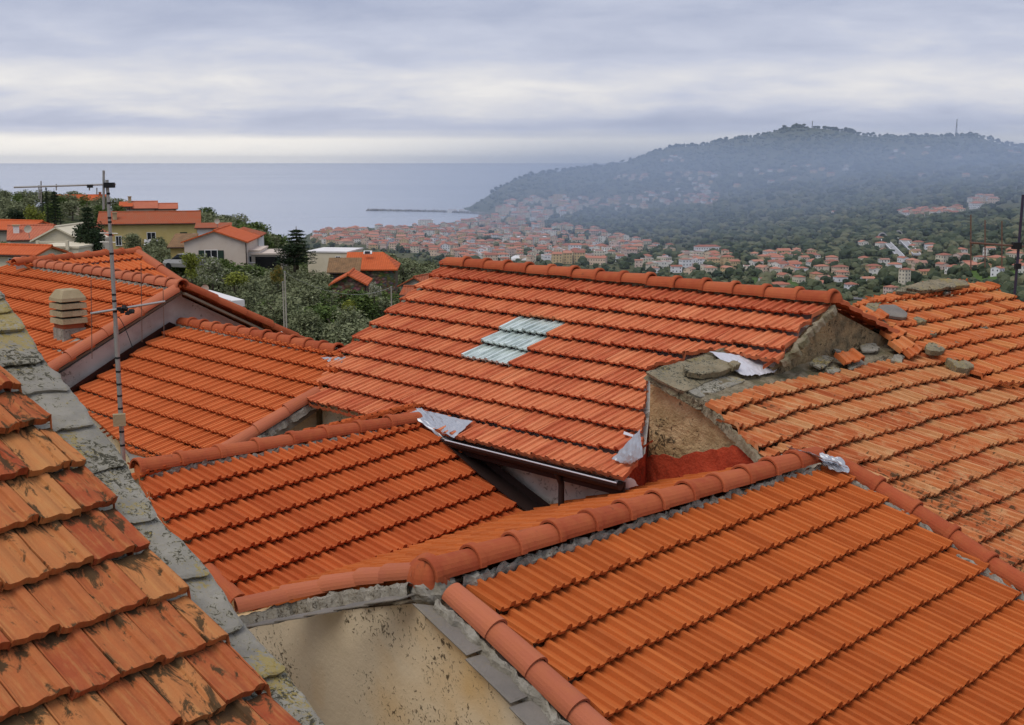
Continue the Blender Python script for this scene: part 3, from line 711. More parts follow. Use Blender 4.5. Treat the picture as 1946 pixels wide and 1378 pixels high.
EG = [EW[0], EW[1], EW[1] + PEb.dn * 2.5, EW[0] + PEb.dn * 2.5]
walls('wall', hE, [(EW, [0, 2, 2, 2, 0, 4, 3, 3, 0, 1, 1, 1, 0]), (EG, [0, 2, 0, 1, 0])], [M['white'], M['beige'], M['rough'], M['redplaster'], M['beige_h']])
# pale verge board on the left edge
mb = MB(); ribbon(mb, PE.pts([(822, 533), (762, 583), (708, 628), (660, 672)], -.03), PE.pts([(812, 533), (752, 584), (698, 630), (650, 674)], -.03), .03, PE.n); mb.build('verge_board', M['wood'], hE)
# mortar band on the right edge, stepped tiles sit over it
lumpy_strip('verge_mortar', PE.pts([(1583, 582), (1530, 640), (1486, 690)], -.02), .09, .02, hE, M['moss_mortar'], up=PE.n, seed=59)
# eave gutter, downpipe
g0, g1 = PE.at(858, 836, .0), PE.at(1184, 917, .0); ge = (g1 - g0).normalized(); go = PE.h
mb = MB(); N_ = 10; prof = []
for i in range(N_ + 1):
    th = math.pi * i / N_; prof.append((-math.cos(th) * .055 + .035, -math.sin(th) * .075))
prof = [(-.02, .0)] + prof[0:] + [(.092, .012), (.098, .012), (.098, -.02)]
for a, b in zip(prof, prof[1:]):
    mb.face([g0 + go * a[0] + Vector((0, 0, a[1])), g0 + go * b[0] + Vector((0, 0, b[1])), g1 + go * b[0] + Vector((0, 0, b[1])), g1 + go * a[0] + Vector((0, 0, a[1]))])
for g in (g0, g1): mb.face([g + go * a[0] + Vector((0, 0, a[1])) for a in prof])
mb.prism([g0 - go * .02 + Vector((0, 0, -.004)), g1 - go * .02 + Vector((0, 0, -.004)), g1 - go * .02 + Vector((0, 0, -.15)), g0 - go * .02 + Vector((0, 0, -.15))], -go * .02)
gut = mb.build('gutter', M['brown'], hE)
mb = MB(); mb.tube(g0 + go * .098 + Vector((0, 0, .014)), g1 + go * .098 + Vector((0, 0, .014)), .008, n=6); mb.build('gutter_rim', M['foil_w'], gut)
pipe = PE.at(1062, 888, 0) + go * .0; pipe = g0 + ge * ((pipe - g0).dot(ge)) + go * .04
mb = MB(); mb.tube(pipe + Vector((0, 0, -.06)), pipe + Vector((0, 0, -.18)) - go * .07, .032, n=10); mb.tube(pipe + Vector((0, 0, -.17)) - go * .07, Vector((pipe.x, pipe.y, ZG)) - go * .07, .032, n=12)
mb.build('downpipe', M['brown'], hE)

# ------------------------------------------------ house C: roof between the gable and the centre
hC = house('house with the bright orange roof below the grey gable on the left', PC.pts([(345, 618), (640, 670), (430, 850), (150, 745)]))
C_poly = PC.pts([(342, 612), (650, 668), (655, 700), (606, 745), (432, 852), (400, 874), (300, 874), (246, 860), (128, 750)])
roof_panel('roof_tiles', PC, C_poly, PC.at(312, 643, -.02), hC, M['tile_c'], w=.195, e=.34 * CS, seed=61, lift=.066, thick=.024, hs=1.5)
c0, c1 = PC.at(342, 613), PC.at(645, 668)
roof_panel('back_roof_tiles', PCb, [c0, c1, c1 + PCb.dn * 1.2, c0 + PCb.dn * 1.2], c0, hC, M['tile_c'], seed=62)
barrel('ridge_tiles', [PC.at(344, 613, .04), PC.at(500, 640, .04), PC.at(642, 668, .04)], .085, hC, M['ridge'], seg=.36, flip=False, collar=.02, taper=.006, seed=10)
lumpy_strip('ridge_mortar', [p + PC.dn * .12 + PC.n * .005 for p in (c0, c1)], .07, .045, hC, M['mortar'], up=PC.n, seed=69)
cv = PC.pts([(606, 746), (520, 799), (432, 856)], .03)
barrel('verge_tiles', cv, .09, hC, M['ridge_pink'], seg=.55, up=PC.n, collar=0, taper=.012, seed=12)
lumpy_strip('verge_mortar', PC.pts([(618, 752), (530, 806), (446, 858)], -.03), .12, .03, hC, M['mortar'], up=PC.n, seed=79)
mb = MB(); mb.prism(PC.pts([(612, 757), (470, 856), (462, 850), (606, 750)], -.06), (0, 0, -.12)); mb.build('verge_board', M['wood'], hC)
CW = PC.pts([(350, 620), (640, 676), (600, 752), (470, 846), (300, 868), (250, 852), (140, 748)], -.11)
walls('wall', hC, [(CW, None), ([CW[0], CW[1], CW[1] + PCb.dn * 1.1, CW[0] + PCb.dn * 1.1], None)], [M['beige']])
mb = MB(); rough_slab(mb, PC.pts([(232, 850), (262, 850), (332, 884), (256, 886)], -.02), .05, 4.4, PC.n, div=6, amp=.006); mb.build('ledge_slab', M['slate'], hC)
mb = MB(); ribbon(mb, PC.pts([(133, 752), (225, 692), (336, 618)], .03), PC.pts([(118, 748), (212, 684), (322, 612)], .17), .01, PC.n); mb.build('wall_flashing', M['brown'], hC)
mb = MB(); crumple(mb, [PC.at(612, 682, .03), PC.at(655, 678, .05), PC.at(650, 690, .05), PC.at(626, 690, .03)], 8, 5, .02, 3.3, PC.n); mb.build('flashing', M['foil'], hC)

# ------------------------------------------------ house B: gabled house at the left with the slatted chimney
hB = house('grey gabled house at left with two orange slopes and a slatted chimney', PB.pts([(345, 545), (30, 498), (110, 695)]))
b0, b1 = PB.at(346, 547), PB.at(28, 498)
B_poly = [b0, b1, PB.at(-160, 590), PB.at(-120, 760), PB.at(60, 760), PB.at(106, 704)]
roof_panel('roof_tiles', PB, [b0, b1, PB.at(-190, 600), PB.at(-120, 790), PB.at(40, 745)], PB.at(100.7, 538), hB, M['tile_c'], w=.195, seed=71, lift=.066, thick=.024, hs=1.5)
bb = [b0, b1, b1 + PBb.dn * 4.2, b0 + PBb.dn * 4.2]
roof_panel('back_roof_tiles', PBb, bb, b0, hB, M['tile_c'], seed=72)
barrel('ridge_tiles', [PB.at(346, 545, .05), PB.at(190, 520, .05), PB.at(30, 498, .05)], .10, hB, M['ridge_pink'], seg=.37, flip=True, collar=.02, taper=.006, seed=13)
lumpy_strip('ridge_mortar', [p + PB.dn * .14 + PB.n * .005 for p in (b0, b1)], .08, .05, hB, M['mortar'], up=PB.n, seed=89)
barrel('verge_tiles', [PB.at(336, 551, .03), PB.at(222, 622, .03), PB.at(108, 695, .03), PB.at(60, 726, .03)], .10, hB, M['ridge_pink'], seg=.62, up=PB.n, collar=0, taper=.014, seed=14)
mb = MB(); mb.prism([p - PB.d * .16 for p in PB.pts([(336, 551), (60, 726)], -.05)] + [p - PB.d * .04 for p in PB.pts([(60, 726), (336, 551)], -.05)], (0, 0, -.04)); mb.build('verge_board', M['wood'], hB)
q0 = b0 - PB.d * .02
barrel('verge_tiles', [q0 + PBb.n * .03, q0 + PBb.dn * 4.2 + PBb.n * .03], .10, hB, M['ridge'], seg=.62, up=PBb.n, collar=0, taper=.012, seed=15)
mb = MB(); a = b0 - PBb.n * .07; mb.prism([a - PB.d * .16, a - PB.d * .16 + PBb.dn * 4.2, a - PB.d * .02 + PBb.dn * 4.2, a - PB.d * .02], (0, 0, -.04)); mb.build('verge_board', M['wood'], hB)
# rear wing with its own slope
W0, W1 = PB2.at(108, 495), PB2.at(262, 481)
w_poly = [PB2.at(20, 500), W0, W1, PB2.at(345, 540)]
roof_panel('wing_roof_tiles', PB2, [PB2.at(20, 502), W1, PB2.at(350, 545), PB2.at(200, 522)], PB2.at(272, 494), hB, M['tile_c'], w=.27, e=.46, seed=73, lift=.05, hs=1.6)
barrel('ridge_tiles', [PB2.at(26, 500, .03), W0 + PB2.n * .03, W1 + PB2.n * .03], .08, hB, M['ridge'], seg=.45, collar=.015, seed=16)
barrel('verge_tiles', [PB2.at(262, 482, .02), PB2.at(345, 541, .02)], .10, hB, M['ridge_pink'], seg=.6, up=PB2.n, collar=0, seed=17)
BW = [p - PB.n * .12 for p in (b0 + PB.d * .10, b1, PB.at(-160, 600), PB.at(-90, 800), PB.at(52, 738) + PB.d * .1)]
BB = [p - PBb.n * .12 for p in (b0 + PB.d * .10, b1, b1 + PBb.dn * 4.0, b0 + PB.d * .10 + PBb.dn * 4.0)]
ww = PB2.pts([(30, 501), (258, 486), (338, 543), (200, 523)], -.12)
walls('wall', hB, [(BW, None), (BB, None), (ww, None)], [M['greywall']])
# slatted cement chimney
ch0 = PB.at(133, 640); rot = Matrix.Rotation(R(44.5), 3, 'Z')
mb = MB(); mb.box(ch0 + Vector((0, 0, -.05)), (.34, .34, .58), rot); b_ = mb.build('chimney_base', M['brick'], hB)
mb = MB(); mb.box(ch0 + Vector((0, 0, .0)), (.37, .37, .30), rot); mb.prism(PB.pts([(96, 660), (150, 640), (170, 640), (120, 672)], .03), -PB.n * .02); mb.build('chimney_flashing', M['mortar'], b_)
mb = MB()
def loft(mb, c, rings, rot, chf=.28):
    V = []; 
    for z, h in rings:
        for sx, sy in ((1, 1 - chf), (1 - chf, 1), (-1 + chf, 1), (-1, 1 - chf), (-1, -1 + chf), (-1 + chf, -1), (1 - chf, -1), (1, -1 + chf)):
            V.append(c + rot @ Vector((sx * h, sy * h, z)))
    n = 8; F = [(j * n + i, j * n + (i + 1) % n, (j + 1) * n + (i + 1) % n, (j + 1) * n + i) for j in range(len(rings) - 1) for i in range(n)]
    F += [tuple(range(n - 1, -1, -1)), tuple(range(len(V) - n, len(V)))]; mb.add(V, F)
for k in range(4):
    z = .22 + k * .118
    if k < 3: loft(mb, ch0, [(z, .18), (z + .012, .222), (z + .088, .216), (z + .095, .19)], rot, .10)
    else: loft(mb, ch0, [(z, .18), (z + .012, .222), (z + .06, .216), (z + .18, .14), (z + .19, .11)], rot, .12)
mb.build('chimney_pot', M['concrete'], b_)
mb = MB(); loft(mb, ch0, [(.2, .13), (.66, .13)], rot, .1); mb.build('chimney_core', M['black'], b_)

# ------------------------------------------------ house F: old sagging roof on the right
hF = house('right hand house with a sagging lichened roof and crumbling ochre wall', PF.pts([(1335, 760), (1700, 600), (2050, 700), (2000, 1190)]))
def sagF(u, v):
    return (0, .03 * math.sin(u * 1.15 + .6) + .012 * math.sin(u * 2.9 + v) - .015 * noise.noise(Vector((u * 2, v * 2, 3))), -.02 * math.sin(u * .9 + 1.0) * math.sin(v * .8 + .3) + .012 * noise.noise(Vector((u * 3, v * 3, 1))))
OF = PF.at(1740, 703)
F_poly = PF.pts([(1335, 767), (1432, 744), (1535, 721), (1625, 702), (1700, 683), (1758, 658), (1780, 668), (1890, 732), (2050, 690), (2160, 900), (2160, 1330), (1950, 1125), (1700, 952), (1610, 893), (1556, 874), (1500, 858), (1450, 872), (1363, 788)])
roof_panel('roof_tiles', PF, F_poly, OF, hF, M['tile_f'], w=.200, e=.34 * FS, seed=81, jit=.007, deform=sagF, lift=.062, thick=.026, hs=1.3, rough=.003)
def sag2(u, v): return (0, .035 * math.sin(u * 1.3), .02 * noise.noise(Vector((u * 2, v * 2, 9))))
F2_poly = PF2.pts([(1618, 588), (1640, 578), (1700, 560), (1790, 536), (1872, 540), (1946, 580), (2100, 655), (2100, 740), (1896, 733), (1800, 690), (1716, 645), (1640, 604)])
roof_panel('upper_roof_tiles', PF2, F2_poly, PF2.at(1790, 566), hF, M['tile_f2'], w=.200, e=.34 * FS, seed=82, jit=.012, deform=sag2, lift=.062, thick=.026, hs=1.3, rough=.003)
FT = PF.pts([(1226, 708), (1300, 684), (1346, 668), (1420, 674), (1490, 694), (1560, 668), (1610, 640), (1640, 606), (1720, 640), (1770, 660), (1700, 690), (1625, 705), (1335, 770), (1290, 745)])
O_T = PF.at(1335, 762)
patch('mortar_bed', PF, FT, O_T, hF, M['moss_mortar'], res=.03, amp=.035, up=-.0, sc=5)
fw = PF.pts([(1236, 716), (1335, 776), (1452, 880), (1500, 868), (1556, 884), (1610, 902), (1950, 1130), (2160, 1330), (2160, 900), (2050, 690), (1946, 590), (1872, 550), (1790, 546), (1700, 566), (1650, 590), (1640, 615), (1560, 672), (1490, 700), (1346, 676)], -.09)
walls('wall', hF, [(fw, None)], [M['beige_h']])
lumpy_strip('verge_mortar', PF.pts([(1238, 716), (1335, 770), (1366, 794), (1452, 880)], -.02), .06, .03, hF, M['moss_mortar'], up=PF.n, seed=99)
# roof of slate slabs on the corner
slq = [((1226, 706), (1300, 684), (1400, 700), (1300, 745)), ((1270, 722), (1370, 712), (1420, 722), (1330, 756)), ((1300, 684), (1350, 672), (1420, 690), (1395, 706))]
for i, q in enumerate(slq):
    mb = MB(); rough_slab(mb, [PF.at(*k, .015 + .014 * (i == 0)) for k in q], .03, 31.1 + i * 2.3, PF.n, div=8, amp=.016, edge=.03); mb.build('corner_slab', M['slab' if i == 1 else 'stone'], hF)
# red waterproof plaster on the foot of the wall
a = fw[0]; b = fw[2]; wd = Vector((b.x - a.x, b.y - a.y, 0)).normalized(); wn_ = Vector((wd.y, -wd.x, 0))
if wn_.y > 0: wn_ = -wn_
a = a + wn_ * .012
def on_wall(x, y):
    r = ray(x, y); return r * (wn_.dot(a) / wn_.dot(r))
mb = MB(); topl = [(1180, 912), (1196, 900), (1212, 884), (1222, 874), (1232, 868), (1240, 864), (1250, 866), (1258, 863), (1268, 866), (1280, 871), (1290, 872), (1298, 866), (1310, 862), (1322, 858), (1334, 860), (1348, 854), (1362, 855), (1372, 850), (1384, 851), (1390, 846), (1402, 850), (1418, 848), (1434, 854), (1446, 862), (1462, 874), (1476, 886)]
T_ = [on_wall(*p) for p in topl]; B_ = [Vector((p.x, p.y, min(q.z for q in T_) - .7)) for p in T_]
NR = 10; ROWS = []
for r_ in range(NR + 1):
    f_ = r_ / NR; ROWS.append([a_.lerp(b_, f_) + wn_ * (.22 * f_ ** 1.5 + .02 * noise.noise(a_.lerp(b_, f_) * 9)) for a_, b_ in zip(T_, B_)])
for r_ in range(NR):
    for i in range(len(T_) - 1): mb.face([ROWS[r_][i], ROWS[r_][i + 1], ROWS[r_ + 1][i + 1], ROWS[r_ + 1][i]])
T_ = ROWS[0]
for i in range(len(T_) - 1): mb.face([T_[i], T_[i] - wn_ * .02, T_[i + 1] - wn_ * .02, T_[i + 1]])
mb.build('red_plaster', M['redplaster'], hF)
# crinkled flashings
def foil(parent, P, q, up, nx, ny, amp, seed, mat, label=None, name='flashing'):
    mb = MB(); ups = up if isinstance(up, (list, tuple)) else [up] * 4
    crumple(mb, [P.at(*k, u) for k, u in zip(q, ups)], nx, ny, amp, seed, P.n); o = mb.build(name, mat, parent)
    if label: o['label'] = label
    return o
foil(hE, PF, [(1348, 668), (1492, 690), (1470, 708), (1412, 716)], [.05, .05, .045, .04], 26, 12, .014, 1.2, M['foil_w'], 'white crinkled foil under the lowest tiles')
foil(hE, PE, [(1216, 816), (1222, 868), (1196, 884), (1162, 874)], [.30, .24, .07, .06], 12, 10, .014, 2.1, M['foil'], 'silver foil folded against the corner')
foil(hE, PE, [(1186, 820), (1204, 826), (1202, 830), (1184, 825)], .06, 4, 3, .004, 2.7, M['foil_w'])
foil(hD, PD, [(778, 786), (800, 775), (866, 842), (838, 835)], [.12, .14, .09, .08], 18, 10, .018, 4.2, M['foil'], 'silver flashing wrapped over the ridge end')
foil(hD, PE, [(790, 776), (898, 802), (862, 832), (820, 812)], [.07, .07, .07, .08], 18, 10, .015, 4.9, M['foil'])
foil(hG, PG, [(1494, 850), (1560, 868), (1612, 888), (1590, 880)], [.17, .19, .16, .14], 16, 8, .02, 5.3, M['foil'], 'grey lead flashing over the end of the ridge')
foil(hG, PG, [(1545, 858), (1600, 872), (1616, 900), (1574, 892)], [.15, .16, .10, .10], 12, 8, .02, 5.9, M['foil'])
foil(hE, PE, [(1168, 914), (1200, 906), (1214, 924), (1172, 932)], [.0, .0, -.12, -.12], 9, 7, .02, 7.7, M['foil_w'])
# ------------------------------------------------ loose stones and tiles on the old roof
def stone(P, q, thick, up, seed, label, mat='stone', amp=.02, edge=.035, name='loose_stone', cat='stone', tilt=0):
    pp = [P.at(*k, up) for k in q]; c = sum(pp, Vector()) / len(pp)
    if tilt:
        pp = [p + P.n * tilt * ((p - c).dot(P.dn)) for p in pp]
    mb = MB(); rough_slab(mb, pp, thick, seed, P.n, div=7, amp=amp, edge=edge)
    o = mb.build(name, M[mat], None, origin=c); return tag(o, label, cat)
stone(PF2, [(1720, 548), (1742, 536), (1800, 528), (1838, 532), (1844, 540), (1800, 546), (1760, 552)], .05, .14, 1.1, 'broad mossy slab lying across the peak of the old roof', name='mossy_slab')
stone(PF2, [(1700, 553), (1724, 540), (1762, 541), (1748, 556)], .05, .10, 2.1, 'small mossy slab at the left end of the peak', name='mossy_slab')
stone(PF2, [(1764, 541), (1812, 536), (1818, 545), (1776, 550)], .035, .17, 2.9, 'thin mossy slab piled on top of the others at the peak', name='mossy_slab')
stone(PF2, [(1778, 546), (1800, 548), (1808, 556), (1796, 558)], .03, .09, 3.7, 'pale grey slate chip sticking out below the peak slabs', 'slab', name='slate_chip')
stone(PF2, [(1672, 578), (1700, 578), (1727, 594), (1722, 603), (1690, 600), (1668, 588)], .04, .10, 4.9, 'largest dark slate slab, beside the mossy lump near the gap', 'slate', name='slate_slab', edge=.015, amp=.006)
stone(PF2, [(1642, 580), (1652, 573), (1672, 577), (1669, 591), (1646, 592)], .10, .12, 5.1, 'mossy lump of stone left of the dark slate slab', edge=.02)
stone(PF2, [(1736, 600), (1750, 601), (1762, 612), (1744, 613)], .05, .07, 6.1, 'small dark stone on the second tile row of the old roof')
stone(PF2, [(1660, 609), (1676, 605), (1692, 612), (1690, 620), (1668, 618)], .09, .08, 7.3, 'rounded stone sitting in the gap by the broken tiles')
stone(PF2, [(1768, 628), (1778, 630), (1780, 636), (1768, 636)], .035, .07, 8.1, 'tiny stone chip in the middle of the upper slope')
stone(PF2, [(1758, 652), (1776, 650), (1798, 660), (1790, 668), (1764, 666)], .06, .10, 9.7, 'flat mossy stone midway down the broken edge')
stone(PF2, [(1860, 615), (1872, 616), (1882, 623), (1866, 622)], .02, .06, 10.7, 'thin slate sliver alone at the right of the upper slope', 'slab', name='slate_chip')
stone(PF2, [(1812, 644), (1828, 646), (1830, 654), (1818, 654)], .04, .06, 11.7, 'dark triangular stone chip right of the flat mossy stone')
stone(PF, [(1800, 680), (1822, 678), (1850, 690), (1846, 702), (1816, 696)], .09, .14, 12.7, 'big rounded mossy stone holding down the step in the roof')
stone(PF, [(1296, 696), (1330, 684), (1372, 680), (1398, 688), (1388, 700), (1340, 712), (1304, 706)], .06, .11, 14.3, 'long brown mossy slab on the corner above the ochre wall', name='mossy_slab')
stone(PF, [(1382, 690), (1400, 686), (1408, 694), (1396, 700)], .05, .12, 15.3, 'small brown stone at the tip of the long corner slab')
stone(PF, [(1536, 688), (1570, 672), (1586, 682), (1562, 700)], .03, .08, 16.3, 'grey slate slab left of the red broken tile', 'slab', name='slate_slab')
stone(PF, [(1608, 690), (1640, 680), (1644, 690), (1616, 702)], .025, .06, 17.3, 'pale slate slab just under the red broken tile', 'slab', name='slate_slab')
stone(PF, [(1690, 684), (1706, 672), (1722, 676), (1712, 690)], .03, .07, 18.3, 'pale slate wedge at the head of the old tile rows', 'slab', name='slate_slab')
stone(PF, [(1584, 660), (1596, 660), (1598, 667), (1586, 668)], .03, .08, 19.3, 'small white stone by the foot of the dark gable', 'slab')
stone(PF, [(1570, 700), (1596, 696), (1600, 704), (1576, 708)], .03, .06, 20.3, 'grey slate chip wedged over the first old tile row', 'slab', name='slate_chip')
stone(PF, [(1632, 652), (1664, 650), (1676, 664), (1640, 668)], .03, .05, 21.3, 'flat grey slate at the foot of the hollow gap', 'slab', name='slate_slab')
stone(PF, [(1466, 888), (1484, 880), (1502, 882), (1488, 894)], .03, .12, 22.3, 'little grey slab beside the end of the front ridge', 'slab', name='slate_slab')
stone(PF, [(1474, 872), (1496, 862), (1532, 866), (1510, 884), (1480, 886)], .03, .07, 23.3, 'greenish slate under the lead flashing at the front ridge', 'slab', name='slate_slab')
def loose_tile(P, q, up, seed, label):
    pp = [P.at(*k, up) for k in q]; c = sum(pp, Vector()) / 4; a, b, c2, d = pp; mb = MB(); V = []; UV = []
    n = len(PROFILE)
    for t in (0, 1):
        for pu, ph in PROFILE: V.append(a.lerp(b, pu).lerp(d.lerp(c2, pu), t) + P.n * (ph * 1.5)); UV.append((pu * .2 + seed, t * .34))
    F = [(i, i + 1, n + i + 1, n + i) for i in range(n - 1)]; m = len(V); V += [v - P.n * .022 for v in V]; UV += UV
    F += [(m + i + 1, m + i, m + n + i, m + n + i + 1) for i in range(n - 1)] + [(i, m + i, m + i + 1, i + 1) for i in range(n - 1)] + [(n + i, n + i + 1, m + n + i + 1, m + n + i) for i in range(n - 1)] + [(0, n, m + n, m), (n - 1, m + n - 1, m + 2 * n - 1, 2 * n - 1)]
    mb.add(V, F, 0, (seed * .37) % 1, UV); o = mb.build('loose_tile', M['tile_f2'], None, origin=c); tag(o, label, 'roof tile'); return o
loose_tile(PF, [(1586, 672), (1622, 666), (1644, 682), (1606, 690)], .13, 1, 'loose red tile lying on slates below the dark gable')
loose_tile(PF2, [(1612, 592), (1640, 584), (1662, 596), (1634, 606)], .10, 2, 'slipped orange tile at the left tip of the upper slope')
loose_tile(PF2, [(1640, 598), (1672, 590), (1690, 602), (1658, 610)], .14, 3, 'slipped orange tile between the two stones by the gap')
loose_tile(PF2, [(1634, 608), (1660, 602), (1680, 616), (1654, 624)], .06, 4, 'reddish tile tucked beneath the rounded stone')
loose_tile(PF2, [(1688, 650), (1716, 642), (1740, 658), (1712, 668)], .06, 5, 'tilted orange tile at the lower end of the broken edge')
loose_tile(PF2, [(1714, 664), (1742, 658), (1752, 668), (1730, 678)], .06, 6, 'half tile lying lowest at the broken edge')
loose_tile(PF2, [(1672, 630), (1704, 622), (1724, 634), (1694, 644)], .08, 7, 'orange tile overhanging the dark gap in mid edge')

# ------------------------------------------------ antennas
def antenna_left():
    Y = 11.6; b = at_y(234, 868, Y); t = at_y(207, 342, Y); o = thing('tv_antenna', 'tall taped aerial mast rising in front of the left roofs', 'antenna', b)
    t = Vector((b.x - .005, b.y, t.z)); b = Vector((b.x, b.y, b.z - 1.5))
    zz = lambda y: at_y(220, y, Y).z
    mb = MB(); mb.tube(b, Vector((b.x, b.y, zz(620))), .024, n=12); mb.tube(Vector((b.x, b.y, zz(620))), Vector((b.x, b.y, zz(470))), .020, n=12); mb.tube(Vector((b.x, b.y, zz(470))), t, .016, n=12)
    mb.build('mast', M['steel'], o)
    for y in (368, 386, 414, 422, 446, 482, 560, 572, 592, 680, 706, 730, 752, 776, 796, 820, 846):
        mb = MB(); z = zz(y); r = (.016 if y < 470 else .020 if y < 620 else .024) + .002; mb.tube((b.x, b.y, z - .010), (b.x, b.y, z + .010), r, n=12); mb.build('tape_band', M['black'], o)
    mb = MB(); z = zz(796); mb.box((b.x, b.y - .05, z), (.12, .06, .12), Matrix.Rotation(R(20), 3, 'Z')); mb.build('junction_box', M['concrete'], o)
    # upper yagi
    p0, p1 = at_y(26, 356, Y - .25), at_y(220, 350, Y + .03)
    mb = MB(); mb.tube(p0, p1, .009, n=8); yb = mb.build('boom', M['steel'], o)
    for x, ya, yb_ in ((78, 344, 386), (74, 352, 378), (107, 350, 362), (170, 352, 362), (184, 357, 370), (197, 324, 398)):
        k = (x - 26) / 194; Yk = Y - .25 + .28 * k; mb = MB(); mb.tube(at_y(x, ya, Yk), at_y(x, yb_, Yk), .012 if x == 197 else .006, n=6); mb.build('element', M['steel'], o)
    mb = MB(); mb.box(at_y(208, 352, Y), (.09, .07, .05)); mb.build('clamp', M['black'], o); mb = MB(); mb.box(at_y(171, 354, Y - .06), (.05, .03, .03)); mb.build('clamp', M['black'], o)
    # lower crossbar with long thin rods
    p0, p1 = at_y(172, 596, Y - .12), at_y(314, 573, Y + .15); mb = MB(); mb.tube(p0, p1, .012, n=8); mb.build('boom', M['steel'], o)
    for x, ya, yb_ in ((173, 532, 682), (268, 500, 650), (310, 552, 642)):
        k = (x - 172) / 142; mb = MB(); Yk = Y - .12 + .27 * k; mb.tube(at_y(x, ya, Yk), at_y(x + 2, yb_, Yk), .004, n=5); mb.build('rod', M['rust'], o)
    mb = MB(); rg = random.Random(3)
    for k in range(9): mb.box(at_y(226 + k * 3.2, 590 + rg.uniform(-6, 6), Y - .03), (.035, .03, .035), Matrix.Rotation(rg.uniform(0, 3), 3, 'X'))
    mb.build('clamp', M['black'], o)
    for y, x0, x1 in ((443, 190, 224), (460, 190, 220)):
        mb = MB(); mb.tube(at_y(x0, y, Y), at_y(x1, y + 1, Y), .006, n=6); mb.build('element', M['steel'], o)
    mb = MB(); pr = None
    for k in range(15):
        t_ = k / 14; q = at_y(224 + 28 * t_, 602 + 60 * t_ ** 1.4, Y - .03)
        if pr: mb.tube(pr, q, .004, n=5)
        pr = q
    mb.build('cable', M['black'], o)
antenna_left()
def antenna_right():
    Y = 17.5; b = at_y(1925, 585, Y); o = thing('tv_antenna', 'dark thin aerial mast with rusty rods behind the right roof', 'antenna', b)
    mb = MB(); z1 = at_y(1938, 370, Y).z; mb.tube(Vector((b.x, b.y, b.z - .6)), Vector((b.x + .03, b.y, z1)), .020, n=10); mb.build('mast', M['darkpole'], o)
    mb = MB(); mb.tube(at_y(1843, 461, Y - .1), at_y(2030, 475, Y + .15), .014, n=8); mb.build('boom', M['rust'], o)
    for x, ya, yb_ in ((1845, 408, 512), (1872, 418, 508), (1904, 420, 508), (1985, 420, 520)):
        mb = MB(); mb.tube(at_y(x, ya, Y - .05), at_y(x, yb_, Y - .05), .009, n=6); mb.build('element', M['rust'], o)
    mb = MB(); mb.box(at_y(1932, 467, Y), (.12, .09, .1)); mb.build('clamp', M['black'], o); mb = MB(); mb.box(at_y(1934, 506, Y), (.08, .07, .08)); mb.build('clamp', M['black'], o)
antenna_right()

# ================================================================== TERRAIN, SEA
SEA = -135.0
YK = [0, 30, 60, 100, 150, 200, 250, 320, 450, 700, 900, 1200, 1600, 2000, 2300, 2600, 3000, 3400, 3900, 4300, 5000]
TAB = {
 -600: [-11, -11, -11, -10, -9, -8, -12, -24, -60, -110, -130, -150, -160, -160, -160, -160, -160, -160, -160, -160, -160],
 0:    [-11, -11, -11, -11, -10, -8, -8.5, -18, -55, -105, -128, -140, -155, -160, -160, -160, -160, -160, -160, -160, -160],
 250:  [-11, -11, -12, -13, -13, -10.5, -13, -24, -58, -108, -125, -134, -140, -150, -160, -160, -160, -160, -160, -160, -160],
 450:  [-11, -11, -12, -13, -14, -14, -17, -30, -60, -105, -124, -130, -134, -140, -150, -160, -160, -160, -160, -160, -160],
 600:  [-11, -12, -12.5, -14, -17, -21, -26, -38, -65, -105, -124, -129, -131, -132.5, -134, -140, -150, -160, -160, -160, -160],
 750:  [-11, -12, -13, -15, -19, -22, -25, -34, -66, -105, -124, -129, -131, -132, -133, -137, -146, -160, -160, -160, -160],
 900:  [-11, -12, -13, -16, -21, -26, -30, -38, -70, -106, -124, -128, -131, -132, -132.5, -133.5, -138, -131.5, -142, -160, -160],
 950:  [-11, -12, -13, -17, -22, -27, -32, -40, -71, -107, -124, -128, -131, -131.5, -131.5, -131, -128, -108, -84, -140, -160],
 1000: [-11, -12, -14, -18, -23, -26, -30, -37, -72, -108, -124, -128, -131, -131, -130, -128, -118, -88, -46, -95, -160],
 1120: [-11, -12, -14, -18, -23, -27, -31, -36.5, -74, -110, -125, -128, -130, -128, -124, -117, -98, -64, -23, -40, -150],
 1300: [-11, -12, -15, -20, -26, -31, -36, -42, -84, -112, -126, -127, -124, -116, -105, -89, -56, -16, 40, 42, -60],
 1400: [-11, -12, -16, -24, -33, -42, -52, -68, -92, -116, -127, -126, -119, -106, -92, -72, -36, 6, 66, 76, -20],
 1525: [-11, -12, -18, -26, -36, -48, -60, -78, -100, -118, -127, -124, -112, -95, -78, -56, -18, 28, 90, 117, 20],
 1700: [-11, -12, -18, -28, -40, -52, -64, -82, -104, -118, -125, -120, -103, -78, -57, -33, 0, 34, 68, 80, 0],
 1830: [-11, -12, -18, -28, -40, -52, -64, -82, -104, -117, -122, -112, -90, -64, -42, -20, 8, 38, 74, 88, 0],
 1946: [-11, -12, -18, -28, -40, -52, -64, -82, -102, -112, -114, -102, -78, -52, -32, -12, 12, 26, 38, 42, 0],
 2700: [-11, -12, -18, -28, -38, -50, -62, -78, -98, -106, -104, -92, -68, -42, -22, -2, 20, 30, 44, 50, 20]}
TC = sorted(TAB)
